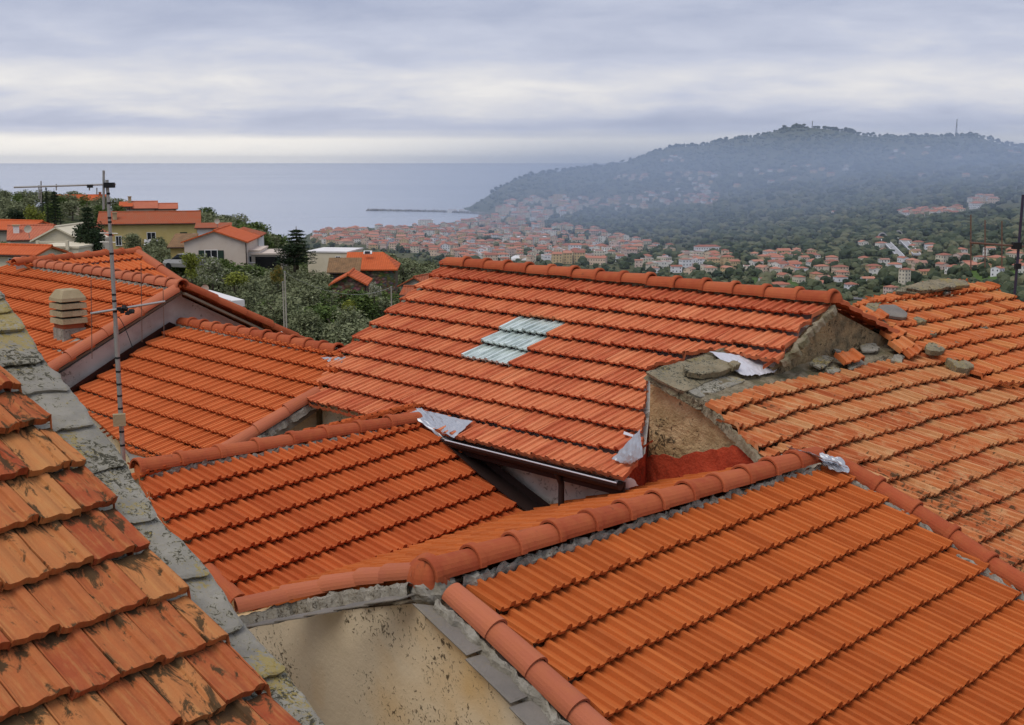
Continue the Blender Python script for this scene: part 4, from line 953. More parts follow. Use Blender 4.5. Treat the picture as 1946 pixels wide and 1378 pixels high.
def _tab(c, Y):
    c = min(max(c, TC[0]), TC[-1] - .01); Y = min(max(Y, 0), 4999)
    i = max(k for k in range(len(TC)) if TC[k] <= c); i = min(i, len(TC) - 2); t = (c - TC[i]) / (TC[i + 1] - TC[i]); t = t * t * (3 - 2 * t) if c > 880 else t
    j = max(k for k in range(len(YK)) if YK[k] <= Y); j = min(j, len(YK) - 2); q = (Y - YK[j]) / (YK[j + 1] - YK[j])
    a, b = TAB[TC[i]], TAB[TC[i + 1]]
    return (a[j] * (1 - q) + a[j + 1] * q) * (1 - t) + (b[j] * (1 - q) + b[j + 1] * q) * t
CP = math.cos(PITCH)
def ground_z(X, Y):
    r = math.hypot(X, Y)
    if Y <= r * .45: Y_ = r * .45; c = 2700 if X > 0 else -600
    else: Y_ = Y; c = CX + FPX * (X / Y) / CP
    z = sum(_tab(c + dc, Y_ * dy) for dc, dy in ((0, 1), (-14, .985), (14, 1.015), (-14, 1.015), (14, .985))) / 5
    k = min(1, max(0, (Y_ - 1400) / 1200)) * min(1, max(0, (z + 128) / 40))
    q = Vector((X / 420, Y / 420, 0))
    z += k * (16 * (noise.noise(q) + .5 * noise.noise(q * 2.1) + .3 * noise.noise(q * 4.3)))
    q2 = Vector((X / 14, Y / 14, 4)); z += .5 * noise.noise(q2) * min(1, max(0, (Y_ - 40) / 60))
    return z
def hit(px, py, y0=45, y1=5200):
    """first crossing of a sight line with the terrain mesh"""
    r = ray(px, py); az = math.degrees(math.atan2(r.x, r.y)); hr = math.hypot(r.x, r.y); sl = r.z / hr
    i = int((az + 30) / .22); i0 = angs.index(-30) + i; f = (az + 30) / .22 - i
    j = 0; pv = None
    for j in range(len(rr)):
        if rr[j] < y0: continue
        z = GZ[j][i0] * (1 - f) + GZ[j][i0 + 1] * f; d = rr[j] * sl - z
        if d <= 0:
            if pv is None: t = 0; rj = rr[j]
            else: t = pv[1] / (pv[1] - d); rj = pv[0] + (rr[j] - pv[0]) * t
            return Vector((r.x / hr * rj, r.y / hr * rj, rj * sl))
        pv = (rr[j], d)
    return None
def on_ground(px, Y, dz=0):
    r = ray(px, HY); X = r.x / r.y * Y; return Vector((X, Y, ground_z(X, Y) + dz))
mb = MB(); V = []; rr = [0.0]; r_ = 8.0
while r_ < 5600: rr.append(r_); r_ *= 1.024
angs = [-180, -160, -140, -120, -100, -85, -70, -58, -48, -40, -34] + [-30 + .22 * k for k in range(int(60 / .22) + 1)] + [34, 40, 48, 58, 70, 85, 100, 120, 140, 160]
GZ = []
for r_ in rr:
    GZ.append([])
    for a in angs:
        X, Y = r_ * math.sin(R(a)), r_ * math.cos(R(a)); z = ground_z(X, Y); V.append((X, Y, z)); GZ[-1].append(z)
na = len(angs)
mb.add(V, [(j * na + i, j * na + (i + 1) % na, (j + 1) * na + (i + 1) % na, (j + 1) * na + i) for j in range(len(rr) - 1) for i in range(na)])
t = NT('hillside ground', .95)
wc = t.coord('World')
n1 = t.noise(wc, .012, 6, .62); n2 = t.noise(wc, .05, 6, .65); n3 = t.noise(wc, .5, 4, .6)
gcol = t.ramp(t.math('ADD', t.math('MULTIPLY', n1, .5), t.math('MULTIPLY', n2, .5)), [(.36, (.030, .040, .016)), (.47, (.050, .062, .022)), (.55, (.085, .088, .035)), (.62, (.12, .105, .055)), (.70, (.075, .10, .03))])
gcol = t.mix(t.ramp(n3, [(.4, 0.0), (.7, .5)]), gcol, (.10, .085, .045))
t.bump(n2, 2.0, .5)
ground = mb.build('ground', t.col(gcol)); tag(ground, kind='structure')
# sea
mb = MB(); NS = 96
ring = [(r_, [(r_ * math.sin(2 * math.pi * k / NS), r_ * math.cos(2 * math.pi * k / NS), SEA) for k in range(NS)]) for r_ in (1, 1000, 3000, 8000, 20000, 60000)]
V = [p for _, q in ring for p in q]
mb.add(V, [(j * NS + i, j * NS + (i + 1) % NS, (j + 1) * NS + (i + 1) % NS, (j + 1) * NS + i) for j in range(len(ring) - 1) for i in range(NS)] + [tuple(range(NS))])
t = NT('sea water', .2); t.b.inputs['Specular IOR Level'].default_value = .5
wc = t.coord('World', (1, 2.2, 1)); w1 = t.noise(wc, .006, 6, .6); w2 = t.noise(t.coord('World', (.25, 1, 1)), .0009, 4, .55, .4)
t.bump(t.noise(wc, .12, 5, .65), 1.2, .6)
scol = t.mix(t.ramp(w2, [(.35, 0.0), (.65, 1.0)]), (.33, .355, .39), (.40, .42, .445))
sea = mb.build('sea', t.col(scol)); tag(sea, kind='structure')

# ================================================================== TREES
def leaf_mat(name, dark, mid, light, rough=.8):
    t = NT(name, rough); oi = t.n('ShaderNodeObjectInfo').outputs['Random']
    f = t.math('ADD', t.math('MULTIPLY', t.attr(), .8), t.math('MULTIPLY', oi, .2))
    c = t.ramp(f, [(0, dark), (.5, mid), (1, light)]); return t.col(c)
M['olive'] = leaf_mat('olive foliage', (.075, .09, .04), (.15, .165, .08), (.25, .26, .14))
M['green'] = leaf_mat('green foliage', (.030, .048, .014), (.075, .11, .028), (.15, .19, .05))
M['darkgreen'] = leaf_mat('dark conifer foliage', (.008, .014, .007), (.020, .034, .014), (.045, .065, .025))
M['lime'] = leaf_mat('yellow green foliage', (.07, .09, .015), (.17, .19, .03), (.28, .29, .05))
M['blossom'] = leaf_mat('blossoming foliage', (.07, .09, .04), (.20, .22, .10), (.75, .68, .62))
M['rusty'] = leaf_mat('orange bearing foliage', (.05, .06, .015), (.12, .13, .03), (.45, .22, .04))
M['bark'] = plain('grey bark', (.12, .095, .07), .95, 0, .4, 4)
def leaves(mb, cen, rad, n, size, rg, droop=0.0, up=.35, gap=.5):
    """many small leaf sprays spread through an ellipsoid, thinned by noise so that gaps stay"""
    sd_ = rg.uniform(0, 50); k = 0; tries = 0
    while k < n and tries < n * 6:
        tries += 1
        d = Vector((rg.gauss(0, 1), rg.gauss(0, 1), rg.gauss(0, 1))).normalized(); rr_ = rg.random() ** .45
        q = Vector((d.x * rad[0], d.y * rad[1], d.z * rad[2])) * rr_
        nz = noise.noise((cen + q) * (1.6 / max(rad)) * 2 + Vector((sd_, 0, 0)))
        if nz < -.12 * gap: continue
        p = cen + q; s_ = size * rg.uniform(.6, 1.4)
        a = Vector((rg.gauss(0, 1), rg.gauss(0, 1), rg.gauss(0, .5))).normalized(); b = a.cross(Vector((rg.gauss(0, 1), rg.gauss(0, 1), rg.gauss(0, 1))).normalized())
        rnd = min(1, max(0, .48 + nz * .7 + rg.gauss(0, .16)))
        mb.face([p - a * s_, p + b * s_ * .45, p + a * s_, p - b * s_ * .45], 0, rnd); k += 1
def trunk_mb(h, r, rg, n=4, spread=1.0):
    mb = MB(); top = Vector((rg.uniform(-.2, .2), rg.uniform(-.2, .2), h * .45)); mb.tube((0, 0, -.5), top, r, r * .7, 7)
    for k in range(n):
        a = 2 * math.pi * k / n + rg.uniform(-.4, .4); e = top + Vector((math.cos(a) * spread, math.sin(a) * spread, h * .35)); m_ = top.lerp(e, .5) + Vector((0, 0, -.1)); mb.tube(top, m_, r * .55, r * .35, 5); mb.tube(m_, e, r * .35, r * .12, 5)
    return mb
def tree_proto(kind, seed):
    rg = random.Random(seed); mb = MB()
    if kind == 'olive':
        for k in range(7):
            a = rg.uniform(0, 6.28); d = rg.uniform(.3, 1.5); leaves(mb, Vector((math.cos(a) * d, math.sin(a) * d, rg.uniform(2.0, 3.7))), (1.25, 1.25, .95), 300, .17, rg)
        tr = trunk_mb(4.4, .2, rg, 4, 1.3); m = 'olive'
    elif kind == 'round':
        for k in range(8):
            a = rg.uniform(0, 6.28); d = rg.uniform(.2, 1.5); leaves(mb, Vector((math.cos(a) * d, math.sin(a) * d, rg.uniform(1.6, 4.2))), (1.3, 1.3, 1.0), 280, .2, rg)
        tr = trunk_mb(4.5, .18, rg, 4, 1.2); m = 'green'
    elif kind == 'cypress':
        for k in range(12):
            z = .6 + k * .75; w_ = .62 * math.sin(math.pi * (k + 1.4) / 14) + .1; leaves(mb, Vector((rg.uniform(-.06, .06), rg.uniform(-.06, .06), z)), (w_, w_, .75), 170, .13, rg, gap=.2)
        tr = MB(); tr.tube((0, 0, -.5), (0, 0, 8.5), .14, .03, 6); m = 'darkgreen'
    elif kind == 'conifer':
        for k in range(10):
            z = 1.2 + k * .72; w_ = 2.3 * (1 - k / 11) + .25
            for q in range(7):
                a = 2 * math.pi * q / 7 + k * .5 + rg.uniform(-.3, .3); L_ = w_ * rg.uniform(.7, 1.1)
                for s_ in range(4): leaves(mb, Vector((math.cos(a) * L_ * (.25 + .25 * s_), math.sin(a) * L_ * (.25 + .25 * s_), z - .12 * s_ + .25 * (s_ == 3))), (.42, .42, .22), 22, .15, rg, gap=.1)
        tr = MB(); tr.tube((0, 0, -.5), (0, 0, 8.6), .2, .04, 7)
        for k in range(10):
            for q in range(4): a = 2 * math.pi * q / 4 + k; tr.tube((0, 0, 1.2 + k * .72), (math.cos(a) * (2.0 * (1 - k / 11)), math.sin(a) * (2.0 * (1 - k / 11)), 1.1 + k * .72), .05, .02, 4)
        m = 'darkgreen'
    elif kind == 'bush':
        for k in range(5):
            a = rg.uniform(0, 6.28); d = rg.uniform(.1, .7); leaves(mb, Vector((math.cos(a) * d, math.sin(a) * d, rg.uniform(.5, 1.2))), (.8, .8, .6), 220, .13, rg)
        tr = trunk_mb(1.6, .07, rg, 4, .5); m = 'green'
    o = bpy.data.objects.new(kind, None); cr = mb; me_o = cr.build('crown', M[m], None); tr_o = tr.build('trunk', M['bark'], None, smooth=True)
    me_c, me_t = me_o.data, tr_o.data; bpy.data.objects.remove(me_o); bpy.data.objects.remove(tr_o); bpy.data.objects.remove(o)
    return me_c, me_t
PROTO = {k: [tree_proto(k, 100 * i + hash_) for hash_ in range(nv_)] for i, (k, nv_) in enumerate((('olive', 5), ('round', 3), ('cypress', 1), ('conifer', 2), ('bush', 2)))}
def plant(kind, loc, h, label, cat='tree', group=None, mat=None, w=1.0, name=None, var=None):
    base_h = {'olive': 4.6, 'round': 5.1, 'cypress': 9.6, 'conifer': 8.6, 'bush': 1.8}[kind]
    P_ = PROTO[kind]; me_c, me_t = P_[rng.randrange(len(P_)) if var is None else var]
    if mat:
        key = me_c.name + mat
        if key not in PROTO: m2 = me_c.copy(); m2.materials[0] = M[mat]; PROTO[key] = m2
        me_c = PROTO[key]
    nm = name or {'olive': 'olive_tree', 'round': 'tree', 'cypress': 'cypress_tree', 'conifer': 'conifer_tree', 'bush': 'bush'}[kind]
    o = thing(nm, label, cat, loc, group); s_ = h / base_h; o.scale = (s_ * w, s_ * w, s_); o.rotation_euler = (0, 0, rng.uniform(0, 6.28))
    for n_, me in (('crown', me_c), ('trunk', me_t)):
        c = bpy.data.objects.new(n_, me); COL.objects.link(c); c.parent = o
    return o

# ================================================================== HOUSES ON THE SPUR
def rooftile_flat(name, c1, c2, dirt=.4):
    t = NT(name, .85); co = t.coord('Object')
    w_ = t.n('ShaderNodeTexWave', wave_type='BANDS', bands_direction='X'); w_.inputs['Scale'].default_value = 1.3; w_.inputs['Distortion'].default_value = .6; t.L(co, w_.inputs['Vector'])
    a = t.noise(co, 1.6, 6, .7); b = t.noise(co, 7, 4, .7)
    c = t.mix(t.ramp(a, [(.35, 0.0), (.65, 1.0)]), c1, c2); c = t.mix(t.math('MULTIPLY', t.ramp(b, [(.5, 0.0), (.7, 1.0)]), dirt), c, (.14, .06, .035))
    c = t.mix(t.math('MULTIPLY', w_.outputs[0], .25), c, tuple(k * .45 for k in c1)); t.bump(w_.outputs[0], .05, .6)
    return t.col(c)
M['rt_orange'] = rooftile_flat('orange tiled roof', (.58, .13, .04), (.50, .10, .03), .2)
M['rt_old'] = rooftile_flat('old red tiled roof', (.40, .085, .03), (.33, .12, .06), .8)
M['rt_brown'] = rooftile_flat('brown mottled tiled roof', (.30, .17, .08), (.16, .10, .05), .8)
M['rt_pink'] = rooftile_flat('pinkish tiled roof', (.52, .17, .09), (.46, .13, .07), .3)
M['w_yellow'] = plaster_mat('yellow render', (.52, .40, .16), (.46, .35, .13), (.55, .43, .20), scale=.8)
M['w_cream'] = plaster_mat('cream render', (.66, .58, .42), (.60, .52, .36), (.68, .60, .46), scale=.8)
M['w_pink'] = plaster_mat('pale pinkish render', (.60, .50, .40), (.55, .45, .36), (.62, .53, .44), scale=.8)
M['w_white'] = plaster_mat('white render', (.72, .69, .64), (.66, .62, .57), (.74, .71, .66), scale=.8)
M['w_grey'] = plaster_mat('grey render', (.38, .33, .26), (.32, .28, .22), (.42, .37, .30), scale=.9)
t = NT('rubble stone wall', .95); co = t.coord('Object', (1, 1, 1.6)); vo = t.n('ShaderNodeTexVoronoi'); vo.inputs['Scale'].default_value = 2.6; t.L(co, vo.inputs['Vector'])
c = t.mix(t.ramp(vo.outputs['Distance'], [(.0, 0.0), (.55, 1.0)]), (.26, .20, .12), (.10, .075, .045)); t.bump(vo.outputs['Distance'], .05, .8); M['w_stone'] = t.col(t.mix(.5, c, vo.outputs['Color'], 'SOFT_LIGHT'))
M['window'] = plain('dark window glass', (.02, .022, .025), .15)
M['shutter'] = plain('dark green shutter', (.03, .05, .035), .6)
M['whitepaint'] = plain('white paint', (.72, .70, .66), .5, 0, .1)
M['darkhole'] = plain('dark interior', (.012, .012, .012), .9)
def mid_house(label, px, eave_y, Y, w, l, yaw, kind, pitch=20, wall='w_cream', roof='rt_orange', depth=6.5, wins=(), over=.3, chim=(), name='house', cat='house', gutter=True, roofless=False, group=None):
    """front wall centre seen at photo column px, its eave at row eave_y, Y metres ahead; w along the front, l deep; yaw in degrees"""
    z = at_y(px, eave_y, Y).z; p = at_y(px, eave_y, Y); rz = Matrix.Rotation(R(yaw), 3, 'Z')
    o = thing(name, label, cat, (p.x, p.y, z - depth), group); B = Vector((p.x, p.y, z - depth)); H = depth
    def T(x, y, zz): return B + rz @ Vector((x, y, zz))
    mb = MB(); rm = MB(); hw = w / 2; tp = math.tan(R(pitch)); th = .14
    fl = [(-hw, 0), (hw, 0), (hw, l), (-hw, l)]
    if kind in ('gx', 'hip', 'hipr', 'flat', 'shed'):
        hb = H + (l * tp if kind == 'shed' else 0)
        tops = [H, H, hb, hb]
    else: tops = [H] * 4
    for k in range(4):
        a, b = fl[k], fl[(k + 1) % 4]; mb.face([T(*a, -3), T(*b, -3), T(*b, tops[(k + 1) % 4]), T(*a, tops[k])])
    if kind == 'gx':
        hr = H + l / 2 * tp
        for sx in (-hw, hw): mb.face([T(sx, 0, H), T(sx, l, H), T(sx, l / 2, hr)])
        for y0, s_ in ((0, -1), (l, 1)):
            e_ = y0 + s_ * over; ez = H - over * tp; P_ = [T(-hw - over, e_, ez), T(hw + over, e_, ez), T(hw + over, l / 2, hr), T(-hw - over, l / 2, hr)]
            rm.prism([q + Vector((0, 0, th)) for q in P_], (0, 0, -th))
        rm.tube(T(-hw - over, l / 2, hr + th), T(hw + over, l / 2, hr + th), .11, n=8)
    elif kind == 'gy':
        hr = H + hw * tp
        for yy in (0, l): mb.face([T(-hw, yy, H), T(hw, yy, H), T(0, yy, hr)])
        for s_ in (-1, 1):
            e_ = s_ * (hw + over); ez = H - over * tp; P_ = [T(e_, -over, ez), T(e_, l + over, ez), T(0, l + over, hr), T(0, -over, hr)]
            rm.prism([q + Vector((0, 0, th)) for q in P_], (0, 0, -th))
        rm.tube(T(0, -over, hr + th), T(0, l + over, hr + th), .11, n=8)
    elif kind == 'hip':
        ins = min(w, l) / 2 * .9; hr = H + ins * tp; e_ = over; ez = H - over * tp + th
        A_ = [T(-hw - e_, -e_, ez), T(hw + e_, -e_, ez), T(hw + e_, l + e_, ez), T(-hw - e_, l + e_, ez)]
        if w >= l: R0, R1 = T(-hw + ins, l / 2, hr + th), T(hw - ins, l / 2, hr + th); fs = [(A_[0], A_[1], R1, R0), (A_[1], A_[2], R1), (A_[2], A_[3], R0, R1), (A_[3], A_[0], R0)]
        else: R0, R1 = T(0, ins, hr + th), T(0, l - ins, hr + th); fs = [(A_[0], A_[1], R0), (A_[1], A_[2], R1, R0), (A_[2], A_[3], R1), (A_[3], A_[0], R0, R1)]
        for f in fs: rm.face(f)
        for k in range(4): a, b = A_[k], A_[(k + 1) % 4]; rm.face([a - Vector((0, 0, th)), b - Vector((0, 0, th)), b, a])
        rm.face([a - Vector((0, 0, th)) for a in A_][::-1])
    elif kind == 'hipr':
        hr = H + l / 2 * tp; e_ = over; ez = H - over * tp + th; A_ = [T(-hw, -e_, ez), T(hw + e_, -e_, ez), T(hw + e_, l + e_, ez), T(-hw, l + e_, ez)]; R0, R1 = T(-hw, l / 2, hr + th), T(hw - 1.5, l / 2, hr + th)
        for f in ((A_[0], A_[1], R1, R0), (A_[1], A_[2], R1), (A_[2], A_[3], R0, R1)): rm.face(f)
        mb.face([T(-hw, 0, H), T(-hw, l, H), T(-hw, l / 2, hr)]); rm.face([a - Vector((0, 0, th)) for a in A_][::-1])
        for k in range(3): a, b = A_[k], A_[k + 1]; rm.face([a - Vector((0, 0, th)), b - Vector((0, 0, th)), b, a])
    elif kind == 'shed':
        P_ = [T(-hw - over, -over, H - over * tp), T(hw + over, -over, H - over * tp), T(hw + over, l + over, H + (l + over) * tp), T(-hw - over, l + over, H + (l + over) * tp)]
        rm.prism([q + Vector((0, 0, th)) for q in P_], (0, 0, -th))
    else:
        P_ = [T(-hw - .1, -.1, H), T(hw + .1, -.1, H), T(hw + .1, l + .1, H), T(-hw - .1, l + .1, H)]; rm.prism([q + Vector((0, 0, .16)) for q in P_], (0, 0, -.16))
    mb.build('wall', M[wall], o); recalc(rm.build('roof', M[roof], o))
    for (side, u, zc, ww, hh, kd) in wins:
        wm = MB(); d_ = .05
        if side == 'f': c0 = lambda x, y_, q: T(u + x, -.02 - y_, zc + q)
        elif side == 'r': c0 = lambda x, y_, q: T(hw + .02 + y_, u + x, zc + q)
        else: c0 = lambda x, y_, q: T(-hw - .02 - y_, u - x, zc + q)
        def pbox(m_, x0, x1, z0, z1, dep, dep0=0.0):
            a = [c0(x0, dep0, z0), c0(x1, dep0, z0), c0(x1, dep0, z1), c0(x0, dep0, z1)]; n_ = c0(0, dep, 0) - c0(0, 0, 0); m_.prism([q + n_ for q in a], -n_)
        if kd == 'hole': pbox(wm, -ww / 2, ww / 2, -hh / 2, hh / 2, .02); wm.build('opening', M['darkhole'], o); continue
        pbox(wm, -ww / 2, ww / 2, -hh / 2, hh / 2, .02); wi = wm.build('window' if kd != 'door' else 'door', M['window'] if kd != 'shut' else M['shutter'], o)
        fm = MB()
        for x0, x1, z0, z1 in ((-ww / 2 - .07, -ww / 2, -hh / 2, hh / 2), (ww / 2, ww / 2 + .07, -hh / 2, hh / 2), (-ww / 2 - .07, ww / 2 + .07, hh / 2, hh / 2 + .07), (-.025, .025, -hh / 2, hh / 2)): pbox(fm, x0, x1, z0, z1, .045)
        fm.build('frame', M['whitepaint'] if kd != 'shut' else M['shutter'], wi)
        if kd == 'win2':
            for s_ in (-1, 1): fm = MB(); x_ = s_ * (ww / 2 + .07 + ww * .25); pbox(fm, x_ - ww * .25, x_ + ww * .25, -hh / 2, hh / 2, .05); fm.build('shutter', M['shutter'], wi)
        fm = MB(); pbox(fm, -ww / 2 - .1, ww / 2 + .1, -hh / 2 - .08, -hh / 2, .12); fm.build('sill', M['whitepaint'], wi)
    for (x, y_, hh, m_) in chim:
        cm = MB(); zc = H + (min(y_, l - y_) if kind in ('gx',) else (hw - abs(x) if kind == 'gy' else y_ if kind == 'shed' else min(y_, l - y_, hw - abs(x)) if kind == 'hip' else 0)) * tp
        cm.box(T(x, y_, zc + hh / 2 - .2), (.5, .5, hh + .4), rz); c_ = cm.build('chimney', M[m_], o); cm = MB(); cm.box(T(x, y_, zc + hh + .05), (.66, .66, .1), rz); cm.build('chimney_cap', M['concrete'], c_)
    if gutter and kind in ('gx', 'hip', 'shed'):
        cm = MB(); cm.tube(T(-hw - over, -over - .06, H - over * tp + .03), T(hw + over, -over - .06, H - over * tp + .03), .06, n=6); cm.tube(T(hw - .2, -.08, -1), T(hw - .2, -.08, H - .1), .045, n=6); cm.build('gutter', M['brown'], o)
    elif gutter and kind == 'gy':
        cm = MB(); cm.tube(T(hw + .06, -.06, -1), T(hw + .06, -.06, H - .1), .05, n=6); cm.build('downpipe', M['brown'], o)
    return o
mid_house('long yellow farmhouse with laundry hanging below its window', 284, 425, 150, 12.0, 7, 14, 'gx', 19, 'w_yellow', 'rt_old', 7,
  [('f', .15, 5.0, .95, 1.7, 'door'), ('f', 4.1, 5.3, .75, 1.0, 'shut'), ('f', 5.4, 5.4, .35, .5, 'win'), ('f', -3.8, 4.9, .6, 1.1, 'win'), ('r', 3, 5, 1, 1.3, 'win')], chim=[(-4.2, 1.2, .9, 'concrete')])
mid_house('small tall orange roofed house behind the yellow farmhouse', 271, 396, 195, 4.3, 5, 16, 'gx', 20, 'w_pink', 'rt_pink', 8, [('f', .8, 6.6, .8, 1.0, 'win')], chim=[(-2.0, 2.2, 1.0, 'concrete')])
mid_house('lower orange roofed annex touching the small tall house on its right', 316, 397, 196, 3.1, 4.4, 15, 'gx', 17, 'w_pink', 'rt_pink', 8)
mid_house('lean-to with a sloping tiled roof left of the small tall house', 239, 393, 194, 1.6, 3, 16, 'shed', 10, 'w_pink', 'rt_orange', 7)
mid_house('reddish roofed house mostly hidden by trees near the cypresses', 152, 382, 225, 10, 5, 18, 'gx', 20, 'w_pink', 'rt_orange', 6, chim=[(3.6, 2, .8, 'brick')])
mid_house('cream gabled house with a dark shuttered window behind the blossoming tree', 408, 460, 122, 6.2, 9, 4, 'gy', 19, 'w_pink', 'rt_orange', 7,
  [('f', -.4, 5.6, 1.2, 1.1, 'win2'), ('r', 2.2, 4.6, .9, 1.2, 'win')])
mid_house('low yellow lean-to between the farmhouse and the cream gabled house', 341, 470, 126, 1.9, 4, 4, 'shed', 14, 'w_yellow', 'rt_brown', 6.5)
mid_house('white house with a flat red roof edge behind the cream gable', 405, 434, 142, 3.7, 3.2, 12, 'shed', 6, 'w_white', 'rt_old', 7, [('f', 1.3, 6.0, .6, 1.1, 'win')])
mid_house('pale house with a hipped red roof right of the white house', 458, 448, 138, 4.2, 5, 6, 'hip', 21, 'w_white', 'rt_old', 6, [('f', -.8, 5.2, .6, .8, 'win')])
mid_house('terraced annex with steps beside the cream gabled house', 477, 478, 124, 1.8, 6, 4, 'flat', 0, 'w_white', 'w_pink', 6, [('f', .1, 5.2, .6, .6, 'win'), ('f', -.3, 3.4, .7, 1.6, 'door')])
mid_house('dark open garage under a flat terrace with plant pots', 507, 484, 124, 3.2, 6, 4, 'flat', 0, 'w_grey', 'w_pink', 6, [('f', .1, 4.6, 2.6, 2.4, 'hole')])
mid_house('windowless beige box house with a white flat roof', 622, 480, 138, 4.8, 6, -10, 'flat', 0, 'w_cream', 'w_white', 7, [('f', 1.3, 6.1, .5, .9, 'win')])
mid_house('house with a bright orange roof and a small open skylight', 703, 512, 132, 5.6, 7.5, 3, 'hipr', 22, 'w_stone', 'rt_orange', 7)
mid_house('stone barn with a mottled brown roof left of the bright orange roof', 653, 517, 128, 3.0, 2.4, 3, 'shed', 24, 'w_stone', 'rt_brown', 7)
mid_house('small rubble stone cottage with an orange gable and tiny window', 662, 540, 106, 2.9, 5, 2, 'gy', 28, 'w_stone', 'rt_orange', 6, [('f', .1, 3.9, .7, .9, 'win'), ('f', -.2, 1.8, .9, 1.5, 'hole')])
mid_house('grey gabled house half hidden behind the left edge of the central roof', 789, 544, 118, 3.2, 6, -22, 'gy', 27, 'w_grey', 'rt_old', 6, [('f', .4, 5.0, .5, .8, 'win')])
mid_house('little shed with an old red roof below the grey gabled house', 786, 560, 106, 1.9, 2.4, -10, 'gx', 22, 'w_stone', 'rt_old', 3)
mid_house('low yellow parapet wall with a white top behind the grey gable', 415, 573, 30, 2.5, .12, -58, 'flat', 0, 'w_yellow', 'w_white', 3.5, gutter=False, name='parapet_wall', cat='wall')
# left cluster
mid_house('cream house with balustraded terrace left of the tall dark tree', 108, 472, 92, 3.4, 5, -3, 'flat', 0, 'w_cream', 'w_cream', 5, [('f', -1.2, 3.9, .4, .9, 'win')])
mid_house('cream gabled house rising behind the balustraded terrace', 110, 457, 100, 4.0, 5, -3, 'gy', 27, 'w_cream', 'w_cream', 6)
mid_house('house with a pinkish roof and a round aerial dish', 58, 455, 108, 3.4, 5, 20, 'gx', 22, 'w_white', 'rt_pink', 6, chim=[(-1.2, 1.2, .7, 'w_white')])
mid_house('house with an orange strip of roof just above the left gable roof', 24, 484, 84, 3.8, 3, -16, 'gx', 16, 'w_cream', 'rt_orange', 5, [('f', .0, 4.4, .6, .6, 'win')])
mid_house('brown shaded house with an orange roof at the far left edge', 6, 437, 118, 5.0, 5, -20, 'gx', 15, 'w_grey', 'rt_orange', 6)
mid_house('cream gabled house peeping left of the tall dark tree', 140, 452, 118, 2.6, 5, -8, 'gy', 27, 'w_cream', 'rt_pink', 6)
# balustrade
def post_row():
    o = thing('balustrade', 'cream balustrade with square posts round the terrace', 'balustrade', at_y(108, 470, 91.6)); mb = MB()
    for x in (72, 128): m = MB(); p = at_y(x, 466, 91.6); m.box(p, (.22, .22, .7)); m.build('post', M['w_cream'], o)
    m = MB(); m.box(at_y(100, 460, 91.6), (2.5, .14, .1)); m.build('rail', M['w_cream'], o)
post_row()
def dish(px, py, Y, r, label, az=0):
    c = at_y(px, py, Y); o = thing('satellite_dish', label, 'satellite dish', c); mb = MB(); n, m_ = 16, 4; V = []; q = Vector((math.sin(az), -math.cos(az), .35)).to_track_quat('Z', 'Y')
    for j in range(m_ + 1):
        for i in range(n): a = 2 * math.pi * i / n; rr_ = r * (j + .05) / m_; V.append(c + q @ Vector((rr_ * math.cos(a), rr_ * math.sin(a), .35 * rr_ * rr_ / r)))
    mb.add(V, [(j * n + i, j * n + (i + 1) % n, (j + 1) * n + (i + 1) % n, (j + 1) * n + i) for j in range(m_) for i in range(n)]); mb.build('bowl', M['w_grey'], o)
    mb = MB(); mb.tube(c, c + Vector((0, .1, -r * 2.2)), .03, n=6); mb.build('mast', M['steel'], o)
dish(54, 436, 104, .34, 'grey aerial dish above the pinkish roof at the left'); dish(413, 421, 140, .32, 'pale aerial dish above the white house with the flat roof edge')
dish(390, 549, 20.5, .07, 'tiny grey aerial dish at the peak of the grey gable')
# laundry
mb = MB(); q = [at_y(x, y, 148.6) for x, y in ((274, 455), (301, 455), (301, 466), (274, 466))]; crumple(mb, q, 12, 5, .08, 2, Vector((0, -1, 0))); tag(mb.build('laundry', M['whitepaint'], None, origin=q[0]), 'white sheet hung out on the balcony of the yellow farmhouse', 'laundry')
o = thing('balcony_railing', 'thin dark balcony railing along the yellow farmhouse', 'railing', at_y(270, 462, 148.8)); m = MB(); m.tube(at_y(244, 456, 148.8), at_y(304, 456, 148.8), .03, n=5); m.tube(at_y(244, 467, 148.8), at_y(304, 467, 148.8), .03, n=5); m.build('rail', M['black'], o); m = MB()
for k in range(26): x = 244 + k * 2.4; m.tube(at_y(x, 456, 148.8), at_y(x, 467, 148.8), .015, n=4)
m.build('bars', M['black'], o)
# skylight on the bright orange roof
o = thing('roof_window', 'small white framed roof window propped open on the bright orange roof', 'skylight', at_y(699, 480, 134)); m = MB(); m.box(at_y(699, 480, 134), (.95, .12, .5), Matrix.Rotation(R(-50), 3, 'X')); m.build('frame', M['whitepaint'], o); m = MB(); m.box(at_y(698, 479.5, 133.8), (.6, .08, .28), Matrix.Rotation(R(-50), 3, 'X')); m.build('pane', M['window'], o)
